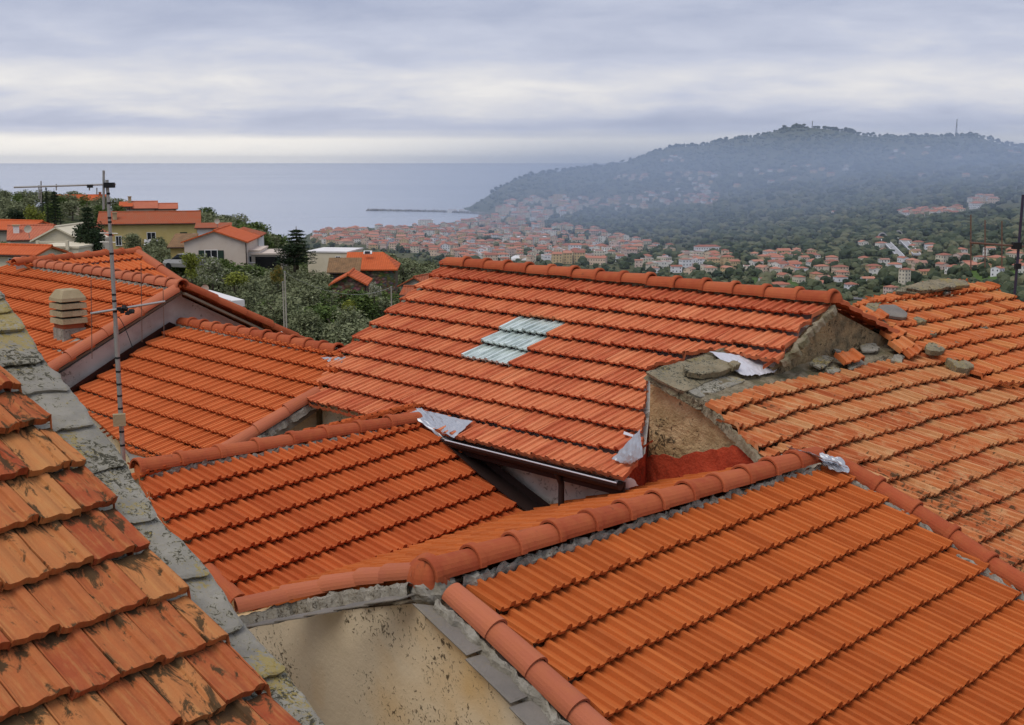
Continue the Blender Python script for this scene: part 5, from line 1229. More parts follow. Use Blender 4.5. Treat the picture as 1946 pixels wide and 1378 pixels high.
# poles and wires
def pole(px, y0, y1, Y, label, r=.12, arm=False):
    b = at_y(px, y1, Y); t_ = at_y(px, y0, Y); t_.x = b.x; t_.y = b.y; o = thing('utility_pole', label, 'pole', b); m = MB(); m.tube(Vector((b.x, b.y, b.z - 4)), t_, r, r * .8, 8); m.build('shaft', M['w_grey'], o)
    m = MB(); m.tube(t_, t_ + Vector((0, 0, .06)), r * 1.3, n=8); m.build('cap', M['steel'], o); return t_
t1 = pole(543, 518, 572, 72, 'concrete utility pole just right of the orange bearing tree', .05); pole(538.5, 537, 572, 74, 'short pale post left of the utility pole', .045)
t2 = pole(744, 546, 575, 88, 'pale post near the small stone cottage', .06)
def wire(a, b, sag_, label, r=.012):
    m = MB(); pr = None
    for k in range(17):
        q = Vector(a).lerp(Vector(b), k / 16); q.z -= sag_ * 4 * (k / 16) * (1 - k / 16)
        if pr is not None: m.tube(pr, q, r, n=5, cap=False)
        pr = q
    tag(m.build('cable', M['cable'], None, origin=a), label, 'cable')
wire(t1, t2, .9, 'sagging wire strung between the utility pole and the pale post')
wire(at_y(524, 622, 21), PE.at(640, 662, .1), .12, 'pale rope-like cable running to the left edge of the central roof', .014)
# car
def car():
    c = on_ground(350, 112); c = at_y(352, 511, 112); o = thing('parked_car', 'silver grey car half hidden beside the blossoming tree', 'car', c); rz = Matrix.Rotation(R(-24), 3, 'Z')
    def loft2(secs, m_, name, par=o):
        mb = MB(); V = []; n = len(secs[0][1])
        for x, pr in secs:
            for y, z in pr: V.append(c + rz @ Vector((x, y, z)))
        F = [(j * n + i, j * n + (i + 1) % n, (j + 1) * n + (i + 1) % n, (j + 1) * n + i) for j in range(len(secs) - 1) for i in range(n)] + [tuple(range(n - 1, -1, -1)), tuple(range(len(V) - n, len(V)))]
        mb.add(V, F); return recalc(mb.build(name, m_, par))
    def sec(w_, z0, z1, r=.1): return [(-w_, z0), (w_, z0), (w_ + .02, (z0 + z1) / 2), (w_ - r, z1), (-w_ + r, z1), (-w_ - .02, (z0 + z1) / 2)]
    body = loft2([(-2.0, sec(.7, .35, .75)), (-1.85, sec(.8, .25, .85)), (-.9, sec(.82, .22, .92)), (1.0, sec(.82, .22, .95)), (1.8, sec(.8, .25, .9)), (1.95, sec(.74, .35, .8))], M['steel'], 'body')
    loft2([(-1.1, sec(.68, .9, .95)), (-.45, sec(.62, .9, 1.38)), (.8, sec(.62, .9, 1.40)), (1.5, sec(.66, .9, 1.0))], M['window'], 'cabin_glass'); loft2([(-.4, sec(.56, 1.38, 1.43)), (.78, sec(.56, 1.38, 1.45))], M['steel'], 'car_roof')
    for x in (-1.25, 1.2):
        for y in (-.8, .8): m = MB(); m.tube(c + rz @ Vector((x, y - .1, .3)), c + rz @ Vector((x, y + .1, .3)), .3, n=14); m.build('wheel', M['black'], o)
    for y in (-.55, .55): m = MB(); m.box(c + rz @ Vector((-1.99, y, .62)), (.05, .3, .14), rz); m.build('headlight', M['whitepaint'], o)
car()

# ---- single trees one can tell apart
P_ = plant
def tp(kind, px, y_top, y_base, Y, label, **k):
    h = at_y(px, y_top, Y).z - at_y(px, y_base, Y).z; return plant(kind, at_y(px, y_base, Y), h, label, **k)
tp('cypress', 83, 356, 432, 165, 'left of the two slender dark cypresses', w=.75); tp('cypress', 92.5, 354, 434, 166, 'right and taller of the two slender dark cypresses', w=.75)
tp('conifer', 107, 358, 430, 172, 'dark conifer just right of the cypresses', w=.8)
tp('conifer', 172, 384, 500, 96, 'tall dense dark conifer left of the yellow farmhouse', w=.85, var=1); tp('round', 166, 415, 505, 97, 'dark bushy growth around the tall dense conifer', mat='darkgreen', w=.85); tp('round', 186, 430, 500, 95, 'dark foliage at the right foot of the tall conifer', mat='darkgreen', w=.7)
tp('conifer', 565, 430, 508, 118, 'spreading dark fir with drooping branches above the garage', w=1.75, var=0); tp('round', 560, 462, 512, 117, 'dense dark lower growth of the spreading fir', mat='darkgreen', w=1.5)
tp('round', 65, 388, 440, 150, 'golden green round tree left of the cypresses', mat='lime'); tp('round', 30, 396, 440, 160, 'dark round tree at the left end of the wooded crest', mat='darkgreen', w=1.3)
tp('round', 404, 487, 548, 92, 'blossoming white and green tree in front of the cream gabled house', mat='blossom', w=1.0); tp('round', 366, 474, 545, 94, 'fresh green tree left of the blossoming one', mat='lime', w=.7)
tp('bush', 446, 512, 545, 82, 'bright yellow green bush below the blossoming tree', mat='lime', w=1.2); tp('bush', 480, 500, 530, 98, 'dark green bush in front of the garage', mat='green', w=1.4)
tp('round', 528, 503, 545, 96, 'small tree with orange fruit in front of the garage', mat='rusty', w=.8); tp('bush', 670, 566, 600, 84, 'yellow green shrub near the small stone cottage', mat='lime', w=.8)
tp('round', 712, 535, 572, 96, 'pale blossoming tree in front of the bright orange roofed house', mat='blossom', w=.9)
tp('round', 256, 440, 488, 128, 'grey green tree in front of the yellow farmhouse', mat='olive', w=1.0)
# ---- olive groves, every tree its own object
import itertools
def inpoly(x, y, P):
    c = False; n = len(P)
    for i in range(n):
        (x0, y0), (x1, y1) = P[i], P[(i + 1) % n]
        if (y0 > y) != (y1 > y) and x < (x1 - x0) * (y - y0) / (y1 - y0) + x0: c = not c
    return c
placed = []
def grove(poly, n, hh, kinds, label, group, sep=2.3, y0=45, tries=60, cat='tree', name=None):
    xs = [p[0] for p in poly]; ys = [p[1] for p in poly]; k = 0; t_ = 0
    while k < n and t_ < n * tries:
        t_ += 1; x, y = rng.uniform(min(xs), max(xs)), rng.uniform(min(ys), max(ys))
        if not inpoly(x, y, poly): continue
        p = hit(x, y, y0)
        if p is None or p.y > 420 or any((p - q).length < sep for q in placed): continue
        placed.append(p); kd, mt = rng.choice(kinds); plant(kd, p, rng.uniform(*hh), label, group=group, mat=mt, cat=cat, w=rng.uniform(.9, 1.25)); k += 1
O_ = [('olive', None)] * 5 + [('round', None), ('olive', None)]
grove([(250, 500), (330, 470), (330, 560), (480, 640), (470, 590), (330, 540)], 26, (3.2, 4.6), O_, 'grey green olive tree on the slope behind the left gable', 'olive trees behind the left gable', y0=38)
grove([(400, 548), (560, 548), (700, 570), (720, 640), (660, 690), (560, 680), (470, 600)], 75, (2.6, 4.2), O_, 'grey green olive tree in the hollow left of the central roof', 'olive trees in the hollow', y0=38, sep=1.9)
grove([(540, 520), (620, 525), (630, 560), (560, 560)], 10, (3, 4.4), O_, 'olive tree just above the hollow near the spreading fir', 'olive trees near the fir', y0=60)
grove([(690, 560), (760, 560), (770, 600), (720, 640)], 12, (2.6, 3.8), O_, 'olive tree beside the central roof near the stone cottage', 'olive trees by the stone cottage', y0=50)
grove([(-60, 398), (60, 396), (240, 415), (240, 432), (-60, 442)], 40, (3, 4.6), [('olive', None), ('round', None), ('olive', None), ('round', 'olive')], 'green tree among those crowding the crest at the upper left', 'trees on the crest at the upper left', y0=120, sep=3.5)
def grove2(x0, x1, Y0, Y1, n, hh, kinds, label, group, sep):
    k = t_ = 0
    while k < n and t_ < n * 40:
        t_ += 1; p = on_ground(rng.uniform(x0, x1), rng.uniform(Y0, Y1))
        if any((p - q).length < sep for q in placed): continue
        placed.append(p); kd, mt = rng.choice(kinds); plant(kd, p, rng.uniform(*hh), label, group=group, mat=mt, w=rng.uniform(.95, 1.3)); k += 1
K2 = [('olive', None), ('round', 'olive'), ('olive', None), ('round', None)]
grove2(368, 610, 172, 245, 60, (3.6, 5.4), K2, 'olive tree along the crest behind the white and pale houses', 'trees on the crest behind the white houses', 2.8)
grove2(590, 960, 165, 300, 110, (4.5, 6.5), K2, 'olive tree in the belt behind the left end of the central roof', 'olive belt behind the central roof', 3.4)
grove2(960, 1340, 255, 330, 80, (5, 7.5), K2, 'olive tree whose crown shows above the central ridge', 'trees above the central ridge', 4.2)
grove2(-450, -20, 110, 240, 55, (3, 5), K2, 'green tree beyond the left edge of the houses on the crest', 'trees further left on the crest', 4.5)
grove2(560, 980, 70, 165, 45, (2.6, 4.0), K2, 'olive tree low on the slope hidden partly by the central roof', 'olive trees low on the slope', 4.0)
grove2(980, 1900, 120, 420, 90, (4, 6), K2, 'olive tree on the steep slope behind the right hand roofs', 'olive trees behind the right hand roofs', 6)

# ================================================================== FAR TOWN
def ramp_attr(name, stops, rough=.9):
    t = NT(name, rough); oi = t.n('ShaderNodeObjectInfo').outputs['Random']
    return t.col(t.ramp(t.attr(), stops, 'CONSTANT'))
M['t_wall'] = ramp_attr('town wall render', [(0, (.62, .55, .42)), (.2, (.66, .50, .36)), (.4, (.60, .44, .24)), (.55, (.72, .68, .60)), (.75, (.60, .46, .38)), (.88, (.74, .72, .70))])
M['t_roof'] = ramp_attr('town tiled roof', [(0, (.36, .14, .09)), (.25, (.41, .17, .11)), (.5, (.30, .12, .08)), (.7, (.44, .20, .13)), (.9, (.33, .18, .13))])
M['t_win'] = plain('town window', (.06, .06, .07), .4)
def town_shape(mb, c, yaw, w, l, h, kind, rg, wv=None):
    rz = Matrix.Rotation(yaw, 3, 'Z'); T = lambda x, y, z: c + rz @ Vector((x, y, z)); wv = rg.random() if wv is None else wv; rv = rg.random(); hw, hl = w / 2, l / 2
    fl = [(-hw, -hl), (hw, -hl), (hw, hl), (-hw, hl)]
    for k in range(4): a, b = fl[k], fl[(k + 1) % 4]; mb.face([T(*a, -6), T(*b, -6), T(*b, h), T(*a, h)], 0, wv)
    ov = .5; tp = .36
    if kind == 'gable':
        hr = h + hl * tp
        for s_ in (-1, 1): mb.face([T(s_ * hw, -hl, h), T(s_ * hw, hl, h), T(s_ * hw, 0, hr)], 0, wv); mb.face([T(-hw - ov, s_ * (hl + ov), h - ov * tp), T(hw + ov, s_ * (hl + ov), h - ov * tp), T(hw + ov, 0, hr), T(-hw - ov, 0, hr)], 1, rv)
    elif kind == 'hip':
        ins = min(hw, hl); hr = h + ins * tp; A_ = [T(x * (1 + ov / hw), y * (1 + ov / hl), h - .1) for x, y in fl]
        R0, R1 = (T(-hw + ins, 0, hr), T(hw - ins, 0, hr)) if hw >= hl else (T(0, -hl + ins, hr), T(0, hl - ins, hr))
        fs = [(A_[0], A_[1], R1, R0), (A_[1], A_[2], R1), (A_[2], A_[3], R0, R1), (A_[3], A_[0], R0)] if hw >= hl else [(A_[0], A_[1], R0), (A_[1], A_[2], R1, R0), (A_[2], A_[3], R1), (A_[3], A_[0], R0, R1)]
        for f in fs: mb.face(list(f), 1, rv)
    else: mb.face([T(x * 1.03, y * 1.03, h + .2) for x, y in fl], 0, .9); mb.face([T(x * .8, y * .8, h + .25) for x, y in fl], 1, rv)
    nf = max(1, int(h / 3.1)); 
    for side in range(4):
        W_ = w if side % 2 == 0 else l; nw = max(2, int(W_ / 3.2))
        for f in range(nf):
            for q in range(nw):
                if rg.random() < .12: continue
                x = -W_ / 2 + W_ * (q + .5) / nw; z0 = 1.0 + f * h / nf; z1 = z0 + 1.5; e_ = .06; x0, x1 = x - .6, x + .6
                P4 = {0: [(x0, -hl - e_), (x1, -hl - e_)], 2: [(x1, hl + e_), (x0, hl + e_)], 1: [(hw + e_, x0), (hw + e_, x1)], 3: [(-hw - e_, x1), (-hw - e_, x0)]}[side]
                mb.face([T(*P4[0], z0), T(*P4[1], z0), T(*P4[1], z1), T(*P4[0], z1)], 2, .5)
TM = [M['t_wall'], M['t_roof'], M['t_win']]
H_ = []       # (apparent size, args, label, group, name, category)
trg = random.Random(99); spots = []
def try_spot(px, py, sep, y0=500):
    p = hit(px, py, y0)
    if p is None or p.z < SEA + 1.2: return None
    for q in spots:
        if abs(q[0] - p.x) < q[2] + sep and abs(q[1] - p.y) < q[2] + sep: return None
    spots.append((p.x, p.y, sep)); return p
def add_house(p, yaw, w, l, h, kind, label, group, name='house', cat='house', wv=None): H_.append((w / p.y, (p, yaw, w, l, h, kind), label, group, name, cat, wv))
# single blocks that can be told apart
S_ = [((1058, 503), .10, 12, 12, 14, 'gable', 'leftmost pale yellow apartment block of the row beyond the central ridge', 'apartment_block', .45),
      ((1078, 501), .10, 11, 12, 14, 'gable', 'middle pale yellow apartment block of the row beyond the central ridge', 'apartment_block', .45),
      ((1100, 500), .10, 14, 12, 14, 'gable', 'widest pale yellow apartment block, at the right end of the row', 'apartment_block', .45),
      ((1133, 503), -.3, 26, 12, 9, 'gable', 'long pink roofed terrace right of the pale apartment blocks', 'terraced_house', .3),
      ((1356, 507), .15, 13, 11, 10, 'hip', 'left block of the two orange apartment houses in the valley', 'apartment_block', .5),
      ((1382, 505), .15, 13, 11, 11, 'hip', 'right block of the two orange apartment houses in the valley', 'apartment_block', .5),
      ((1302, 512), .3, 12, 10, 12, 'hip', 'tall white apartment house left of the two orange ones', 'apartment_block', .9),
      ((1316, 506), .3, 10, 9, 9, 'flat', 'white flat roofed block behind the tall white apartment house', 'apartment_block', .9),
      ((809, 432), .05, 30, 16, 15, 'flat', 'big pale hotel block on the seafront of the town', 'apartment_block', .7),
      ((1344, 481), .1, 34, 12, 9, 'hip', 'long white apartment building with a red roof under the smoke', 'apartment_block', .9),
      ((1718, 545), .5, 8, 8, 17, 'hip', 'tall square stone tower with a small red roof in the valley', 'tower', .1),
      ((1257, 556), 0, 13, 9, 5, 'gable', 'white villa with a wide red gable low in the valley', 'villa', .9),
      ((1280, 557), 0, 7, 7, 8, 'flat', 'small cream tower house by the road low in the valley', 'tower', .1),
      ((1010, 462), .1, 46, 20, 10, 'flat', 'long pale industrial building in the middle of the town', 'factory', .1),
      ((1480, 555), .2, 18, 12, 8, 'hip', 'big dark red roofed villa close behind the central ridge', 'villa', .3),
      ((1597, 535), .3, 12, 9, 5, 'hip', 'white walled villa with a bright red roof above the gap', 'villa', .9),
      ((1563, 535), .3, 13, 9, 5, 'gable', 'villa with an orange roof left of the bright red roofed one', 'villa', .1),
      ((1700, 512), -.2, 14, 9, 6, 'hip', 'white villa below the ends of the two motorway bridges', 'villa', .9),
      ((1793, 498), .5, 13, 11, 8, 'hip', 'cream hipped roof villa in the valley left of the right mast', 'villa', .1),
      ((1826, 500), .4, 13, 11, 9, 'gable', 'grey villa just right of the cream hipped roof villa', 'villa', .8),
      ((1895, 525), .7, 9, 9, 8, 'gable', 'white house on the bright green field at the right', 'house', .9),
      ((1586, 409), 0, 9, 8, 6, 'gable', 'lone white house on the dark middle slope', 'house', .9),
      ((1060, 386), .1, 22, 16, 22, 'flat', 'bulky ochre block crowning the old hill quarter', 'apartment_block', .5),
      ((1070, 393), -.2, 24, 14, 14, 'hip', 'ochre block below the crown of the old hill quarter', 'apartment_block', .5),
      ((1040, 389), .2, 18, 12, 12, 'flat', 'pale block left of the crown of the old hill quarter', 'apartment_block', .1)]
for (px, py), yw, w, l, h, kd, lab, nm, wv in S_:
    p = hit(px, py, 700)
    if p: spots.append((p.x, p.y, max(w, l) * .5)); add_house(p, yw, w, l, h, kd, lab, None, nm, nm.replace('_', ' '), wv)
def clus(poly, n, sep, ww, hh, kinds, label, group, y0=700):
    xs = [q[0] for q in poly]; ys = [q[1] for q in poly]; k = t_ = 0
    while k < n and t_ < n * 14:
        t_ += 1; x, y = trg.uniform(min(xs), max(xs)), trg.uniform(min(ys), max(ys))
        if not inpoly(x, y, poly): continue
        p = try_spot(x, y, sep * trg.uniform(.8, 1.2), y0)
        if p is None: continue
        w = trg.uniform(*ww); add_house(p, trg.choice((0, 1.57)) + trg.gauss(.15, .25), w, w * trg.uniform(.6, .95), trg.uniform(*hh), trg.choice(kinds), label, group); k += 1
KG = ['gable', 'hip', 'gable', 'hip', 'flat']
clus([(575, 440), (640, 436), (740, 428), (860, 418), (900, 446), (900, 500), (760, 478), (600, 462)], 230, 6.5, (9, 17), (5, 10), ['gable', 'hip', 'hip'], 'red roofed house in the dense town along the shore left of the harbour', 'houses of the dense town along the shore')
clus([(860, 418), (960, 408), (1000, 420), (1120, 440), (1230, 462), (1190, 500), (1130, 505), (1000, 500), (900, 500), (880, 440)], 260, 6.8, (9, 18), (5, 12), KG, 'red roofed house in the middle of the coastal town', 'houses in the middle of the coastal town')
clus([(930, 405), (960, 385), (1080, 376), (1110, 400), (1040, 425), (970, 418)], 60, 7, (11, 20), (7, 14), KG, 'pale house in the old quarter at the foot of the headland', 'houses at the foot of the headland')
clus([(1230, 470), (1330, 478), (1420, 492), (1440, 520), (1330, 530), (1210, 520), (1190, 500)], 34, 9, (9, 16), (5, 9), KG, 'house on the valley floor between the town and the orange blocks', 'houses on the valley floor')
clus([(1430, 490), (1520, 480), (1600, 498), (1600, 520), (1440, 522)], 34, 7, (10, 16), (5, 8), ['gable', 'hip'], 'house of the red roofed hamlet behind the end of the central ridge', 'houses of the red roofed hamlet')
clus([(1420, 520), (1640, 520), (1700, 560), (1440, 565)], 12, 14, (9, 13), (4, 7), ['gable', 'hip'], 'scattered villa in the gardens beyond the central ridge', 'villas in the gardens')
clus([(1640, 492), (1760, 484), (1946, 480), (1946, 520), (1760, 530), (1640, 530)], 24, 11, (10, 15), (4, 8), ['gable', 'hip'], 'scattered villa in the valley below the motorway bridges', 'villas below the motorway')
clus([(1712, 402), (1760, 400), (1826, 398), (1826, 410), (1760, 414), (1712, 414)], 22, 7, (10, 16), (5, 9), ['gable', 'hip'], 'house of the long hamlet on the middle slope at the right', 'houses of the long hamlet')
clus([(1840, 385), (1885, 372), (1890, 388), (1850, 400)], 9, 10, (12, 18), (6, 9), KG, 'house of the small hamlet high above the long one', 'houses of the small high hamlet')
clus([(1230, 368), (1360, 366), (1370, 392), (1240, 392)], 36, 9, (10, 17), (4, 8), ['gable', 'hip'], 'pale villa in the cluster low on the hazy hillside', 'villas low on the hillside')
clus([(1100, 375), (1230, 378), (1230, 400), (1110, 400)], 26, 10, (10, 16), (5, 9), KG, 'pale villa between the old quarter and the hillside cluster', 'villas right of the old quarter')
clus([(1260, 335), (1310, 325), (1360, 330), (1360, 362), (1270, 362)], 20, 12, (10, 17), (5, 8), ['gable', 'hip', 'flat'], 'villa halfway up the hazy hillside', 'villas halfway up the hillside')
clus([(1170, 334), (1235, 334), (1235, 344), (1160, 344)], 9, 10, (12, 20), (5, 8), ['gable', 'hip'], 'villa of the short row high on the headland', 'villas of the short row')
clus([(1250, 298), (1305, 298), (1305, 308), (1250, 308)], 7, 10, (11, 16), (4, 7), ['gable', 'hip'], 'white villa just below the wooded crest', 'villas just below the crest')
clus([(1370, 330), (1460, 320), (1620, 310), (1620, 330), (1400, 360)], 16, 20, (10, 16), (4, 7), ['gable', 'hip'], 'lone villa among the woods under the summit', 'villas under the summit')
clus([(1650, 270), (1946, 290), (1946, 350), (1700, 340)], 12, 22, (10, 16), (4, 7), ['gable', 'hip'], 'lone villa in the woods under the radio mast', 'villas under the radio mast')
clus([(1640, 460), (1700, 455), (1790, 470), (1790, 482), (1640, 484)], 9, 12, (9, 14), (4, 6), ['gable', 'hip'], 'low house on the terraces beside the motorway bridges', 'houses beside the motorway')
H_.sort(key=lambda q: -q[0])
cut = 298; rest = MB()
solo = [q for q in H_ if q[3] is None] + [q for q in H_ if q[3] is not None][:cut - len(S_)]
tail = [q for q in H_ if q[3] is not None][cut - len(S_):]
for _, (p, yw, w, l, h, kd), lab, grp, nm, cat, wv in solo:
    mb = MB(); town_shape(mb, p, yw, w, l, h, kd, trg, wv); tag(mb.build(nm, TM, None, origin=p), lab, cat, grp)
for _, (p, yw, w, l, h, kd), lab, grp, nm, cat, wv in tail: town_shape(rest, p, yw, w, l, h, kd, trg, wv)
if rest.f: tag(rest.build('far_houses', TM, None, origin=(0, 2500, -120)), 'mass of small far houses of the coastal town', 'houses', kind='stuff')

# ================================================================== WOODS
ICO = None
def ico(sub):
    bm = bmesh.new(); bmesh.ops.create_icosphere(bm, subdivisions=sub, radius=1); v = [x.co.copy() for x in bm.verts]; f = [tuple(q.index for q in x.verts) for x in bm.faces]; bm.free(); return v, f
I1, I2 = ico(1), ico(2)
def blob(mb, p, r, h, rg, hi=False, rnd=None):
    v, f = I2 if hi else I1; s0 = rg.uniform(0, 99); rz = rg.uniform(0, 6.28); cs, sn = math.cos(rz), math.sin(rz); V = []
    for q in v:
        k = 1 + .38 * noise.noise(q * 1.7 + Vector((s0, 0, 0))) + rg.uniform(-.12, .12); V.append((p.x + (q.x * cs - q.y * sn) * r * k, p.y + (q.x * sn + q.y * cs) * r * k, p.z + h * .45 + q.z * h * .6 * k))
    mb.add(V, f, 0, rg.random() if rnd is None else rnd)
t = NT('far woodland', .95); wn2 = t.noise(t.coord('World'), .006, 4, .6)
M['wood_far'] = t.col(t.ramp(t.math('ADD', t.math('MULTIPLY', t.attr(), .5), t.math('MULTIPLY', wn2, .5)), [(.25, (.026, .038, .022)), (.45, (.055, .070, .036)), (.6, (.088, .10, .052)), (.8, (.15, .145, .08))]))
wrg = random.Random(5)
def near_house(p, m):
    return any(abs(q[0] - p.x) < q[2] + m and abs(q[1] - p.y) < q[2] + m for q in spots)
mb = MB(); cnt = 0
for _ in range(13000):
    x, y = wrg.uniform(880, 1990), wrg.uniform(236, 500)
    p = hit(x, y, 900)
    if p is None or p.z < SEA + 3 or p.y < 1400: continue
    if p.z < -122 and wrg.random() < .6: continue
    dn_ = noise.noise(Vector((p.x / 160, p.y / 160, 2)))
    if dn_ < -.12 and wrg.random() < .75: continue
    r = wrg.uniform(3.5, 8.5); 
    if near_house(p, r * .5): continue
    blob(mb, p, r, r * wrg.uniform(.9, 1.3), wrg)
# crest line
crest = []
x = 884.0
while x < 2010:
    r = ray(x, HY); az = math.degrees(math.atan2(r.x, r.y)); i0 = angs.index(-30) + int((az + 30) / .22); best = max((j for j in range(len(rr)) if rr[j] > 1500), key=lambda j: GZ[j][i0] / rr[j]); a = R(az)
    p = Vector((rr[best] * math.sin(a), rr[best] * math.cos(a), GZ[best][i0]))
    if p.z > SEA + 2:
        crest.append(p); clump = noise.noise(Vector((x / 25, 0, 7)))
        if clump > -.25: h = wrg.uniform(5, 10) * (1 + max(0, clump) * .8); blob(mb, p + Vector((wrg.uniform(-5, 5), wrg.uniform(-20, 20), 0)), h * wrg.uniform(.5, .9), h * 1.1, wrg, rnd=.12)
        if wrg.random() < .16: h = wrg.uniform(9, 15); blob(mb, p + Vector((0, 0, h * .5)), h * .55, h * .5, wrg, rnd=.1); mb.tube(p, p + Vector((0, 0, h * .7)), .5, .3, 4, rnd=.1)
    x += wrg.uniform(1.6, 3.6)
tag(mb.build('woodland', M['wood_far'], None, origin=(0, 3000, -100)), 'woods and olive terraces covering the far hill', 'woods', kind='stuff')
mb = MB()
for _ in range(4200):
    x, y = wrg.uniform(560, 1990), wrg.uniform(405, 575)
    p = hit(x, y, 600)
    if p is None or p.z < SEA + 1.5 or p.y > 2700: continue
    if x < 1240 and wrg.random() < .3: continue
    r = wrg.uniform(2.2, 5.5) * (1.25 if noise.noise(Vector((p.x / 60, p.y / 60, 9))) > .1 else .8)
    if near_house(p, r * .1): continue
    blob(mb, p, r, r * wrg.uniform(1.1, 1.9), wrg, hi=p.y < 1500)
tag(mb.build('town_trees', M['wood_far'], None, origin=(0, 1500, -120)), 'trees and gardens among the far houses', 'trees', kind='stuff')
# ================================================================== PIER, BRIDGES, MASTS, FIELDS
M['rubble'] = plaster_mat('breakwater rubble', (.20, .18, .16), (.12, .11, .10), (.26, .24, .21), scale=.05, kind='World')
M['road'] = plain('pale concrete road', (.34, .33, .32), .9, 0, .1, .05)
mb = MB(); a_, b_ = at_y(697, 399.5, 0), None
def sea_pt(px, py): r = ray(px, py); return r * (SEA / r.z)
A0, A1, A2 = sea_pt(698, 400.5), sea_pt(830, 402.5), sea_pt(946, 408); brg = random.Random(2)
for s0, s1 in ((A0, A1), (A1, A2)):
    n = int((s1 - s0).length / 5)
    for k in range(n):
        p = s0.lerp(s1, k / n)
        for q in range(3): blob(mb, p + Vector((brg.uniform(-3, 3), brg.uniform(-9, 9), -1.5)), brg.uniform(3, 5), brg.uniform(4.5, 7.5), brg, rnd=.5)
tag(mb.build('breakwater', M['rubble'], None, origin=A1), 'long low rubble breakwater reaching into the sea from the headland', 'breakwater')
for i, (x0, x1, y_, lab) in enumerate(((850, 868, 399, 'low white harbour shed at the root of the breakwater'), (872, 884, 397, 'second white harbour shed nearer the headland'))):
    mb = MB(); p0, p1 = sea_pt(x0, 404), sea_pt(x1, 404); town_shape(mb, (p0 + p1) / 2 + Vector((0, 0, 3)), 0, (p1 - p0).length, 12, 5, 'flat', brg, .95); tag(mb.build('harbour_shed', TM, None, origin=p0), lab, 'shed')
mb = MB(); c = hit(997, 494, 800); V = []
if c:
    for k in range(9):
        for q in range(7): a = math.pi * q / 6; V.append(c + Vector((-18 + 36 * k / 8 + 0, 0, 0)) + Vector((0, -9 * math.cos(a), 6 * math.sin(a) * (1 if 0 < k < 8 else .6))))
    mb.add(V, [(k * 7 + q, k * 7 + q + 1, (k + 1) * 7 + q + 1, (k + 1) * 7 + q) for k in range(8) for q in range(6)] + [tuple(range(7)), tuple(range(56, 63))])
    tag(mb.build('marquee', M['whitepaint'], None, origin=c), 'long white arched marquee just above the central ridge', 'marquee')
def bridge(pa, pb, wd, label):
    a, b = hit(*pa, 1000), hit(*pb, 1000)
    if not a or not b: return
    a = a + Vector((0, 0, 2.5)); b = b + Vector((0, 0, 5)); ax = (b - a).normalized(); S = ax.cross(Vector((0, 0, 1))).normalized(); o = thing('motorway_bridge', label, 'bridge', a)
    m = MB(); m.prism([a + S * wd / 2, b + S * wd / 2, b - S * wd / 2, a - S * wd / 2], (0, 0, -1.4)); m.build('deck', M['road'], o)
    for s_ in (-1, 1): m = MB(); e_ = S * (s_ * wd / 2); m.prism([a + e_ + S * s_ * .2, b + e_ + S * s_ * .2, b + e_ - S * s_ * .5, a + e_ - S * s_ * .5], (0, 0, 1.3)); m.build('parapet', M['whitepaint'], o)
    for k in range(1, 6):
        p = a.lerp(b, k / 6); m = MB(); m.box(p - Vector((0, 0, 10)), (2.2, 3, 17.5)); m.build('pier', M['road'], o)
    return a, ax, S
for pa, pb, lab, lp in (((1677, 456), (1711, 496), 'left of the two motorway bridges leaving the tunnels', 'dark arched mouth of the left motorway tunnel'), ((1707, 452), (1742, 492), 'right of the two motorway bridges leaving the tunnels', 'dark arched mouth of the right motorway tunnel')):
    r_ = bridge(pa, pb, 8.5, lab)
    if r_:
        a, ax, S = r_; o = thing('tunnel_portal', lp, 'tunnel', a); hx = Vector((ax.x, ax.y, 0)).normalized(); back = a - hx * 1.0
        m = MB(); ring_o = [back + S * (6.2 * math.cos(math.pi * k / 14)) + Vector((0, 0, 7.2 * math.sin(math.pi * k / 14))) for k in range(15)]; ring_i = [back + S * (4.8 * math.cos(math.pi * k / 14)) + Vector((0, 0, 5.8 * math.sin(math.pi * k / 14))) for k in range(15)]
        for k in range(14): m.prism([ring_o[k], ring_o[k + 1], ring_i[k + 1], ring_i[k]], -hx * 4)
        m.build('arch', M['road'], o); m = MB(); m.prism([p - hx * .6 for p in ring_i], -hx * 3); m.build('opening', M['darkhole'], o)
def mast(px, py, top, label, w0):
    r = ray(px, HY); az = math.degrees(math.atan2(r.x, r.y)); i0 = angs.index(-30) + int((az + 30) / .22); best = max((j for j in range(len(rr)) if rr[j] > 1500), key=lambda j: GZ[j][i0] / rr[j]); Y = rr[best] * math.cos(R(az)); b = Vector((rr[best] * math.sin(R(az)), Y, GZ[best][i0])); zt = at_y(px, top, Y).z
    o = thing('radio_mast', label, 'mast', b); m = MB(); L_ = []
    for s_ in ((-1, -1), (1, -1), (1, 1), (-1, 1)): m.tube(b + Vector((s_[0] * w0, s_[1] * w0, -3)), Vector((b.x + s_[0] * .5, b.y + s_[1] * .5, zt)), .45, .3, 4)
    n = 9
    for k in range(n):
        z0 = b.z + (zt - b.z) * k / n; z1 = b.z + (zt - b.z) * (k + 1) / n; q0 = w0 + (.5 - w0) * k / n; q1 = w0 + (.5 - w0) * (k + 1) / n
        for sx, sy, tx, ty in ((-1, -1, 1, -1), (1, -1, 1, 1), (1, 1, -1, 1), (-1, 1, -1, -1)): m.tube(Vector((b.x + sx * q0, b.y + sy * q0, z0)), Vector((b.x + tx * q1, b.y + ty * q1, z1)), .25, n=4)
    m.build('lattice', M['darkpole'], o)
    m = MB()
    for k in (3, 5, 6, 8): z = b.z + (zt - b.z) * k / 9; m.tube((b.x, b.y, z - 1.5), (b.x, b.y, z + 1.5), 2.0, n=8)
    m.build('aerials', M['steel'], o)
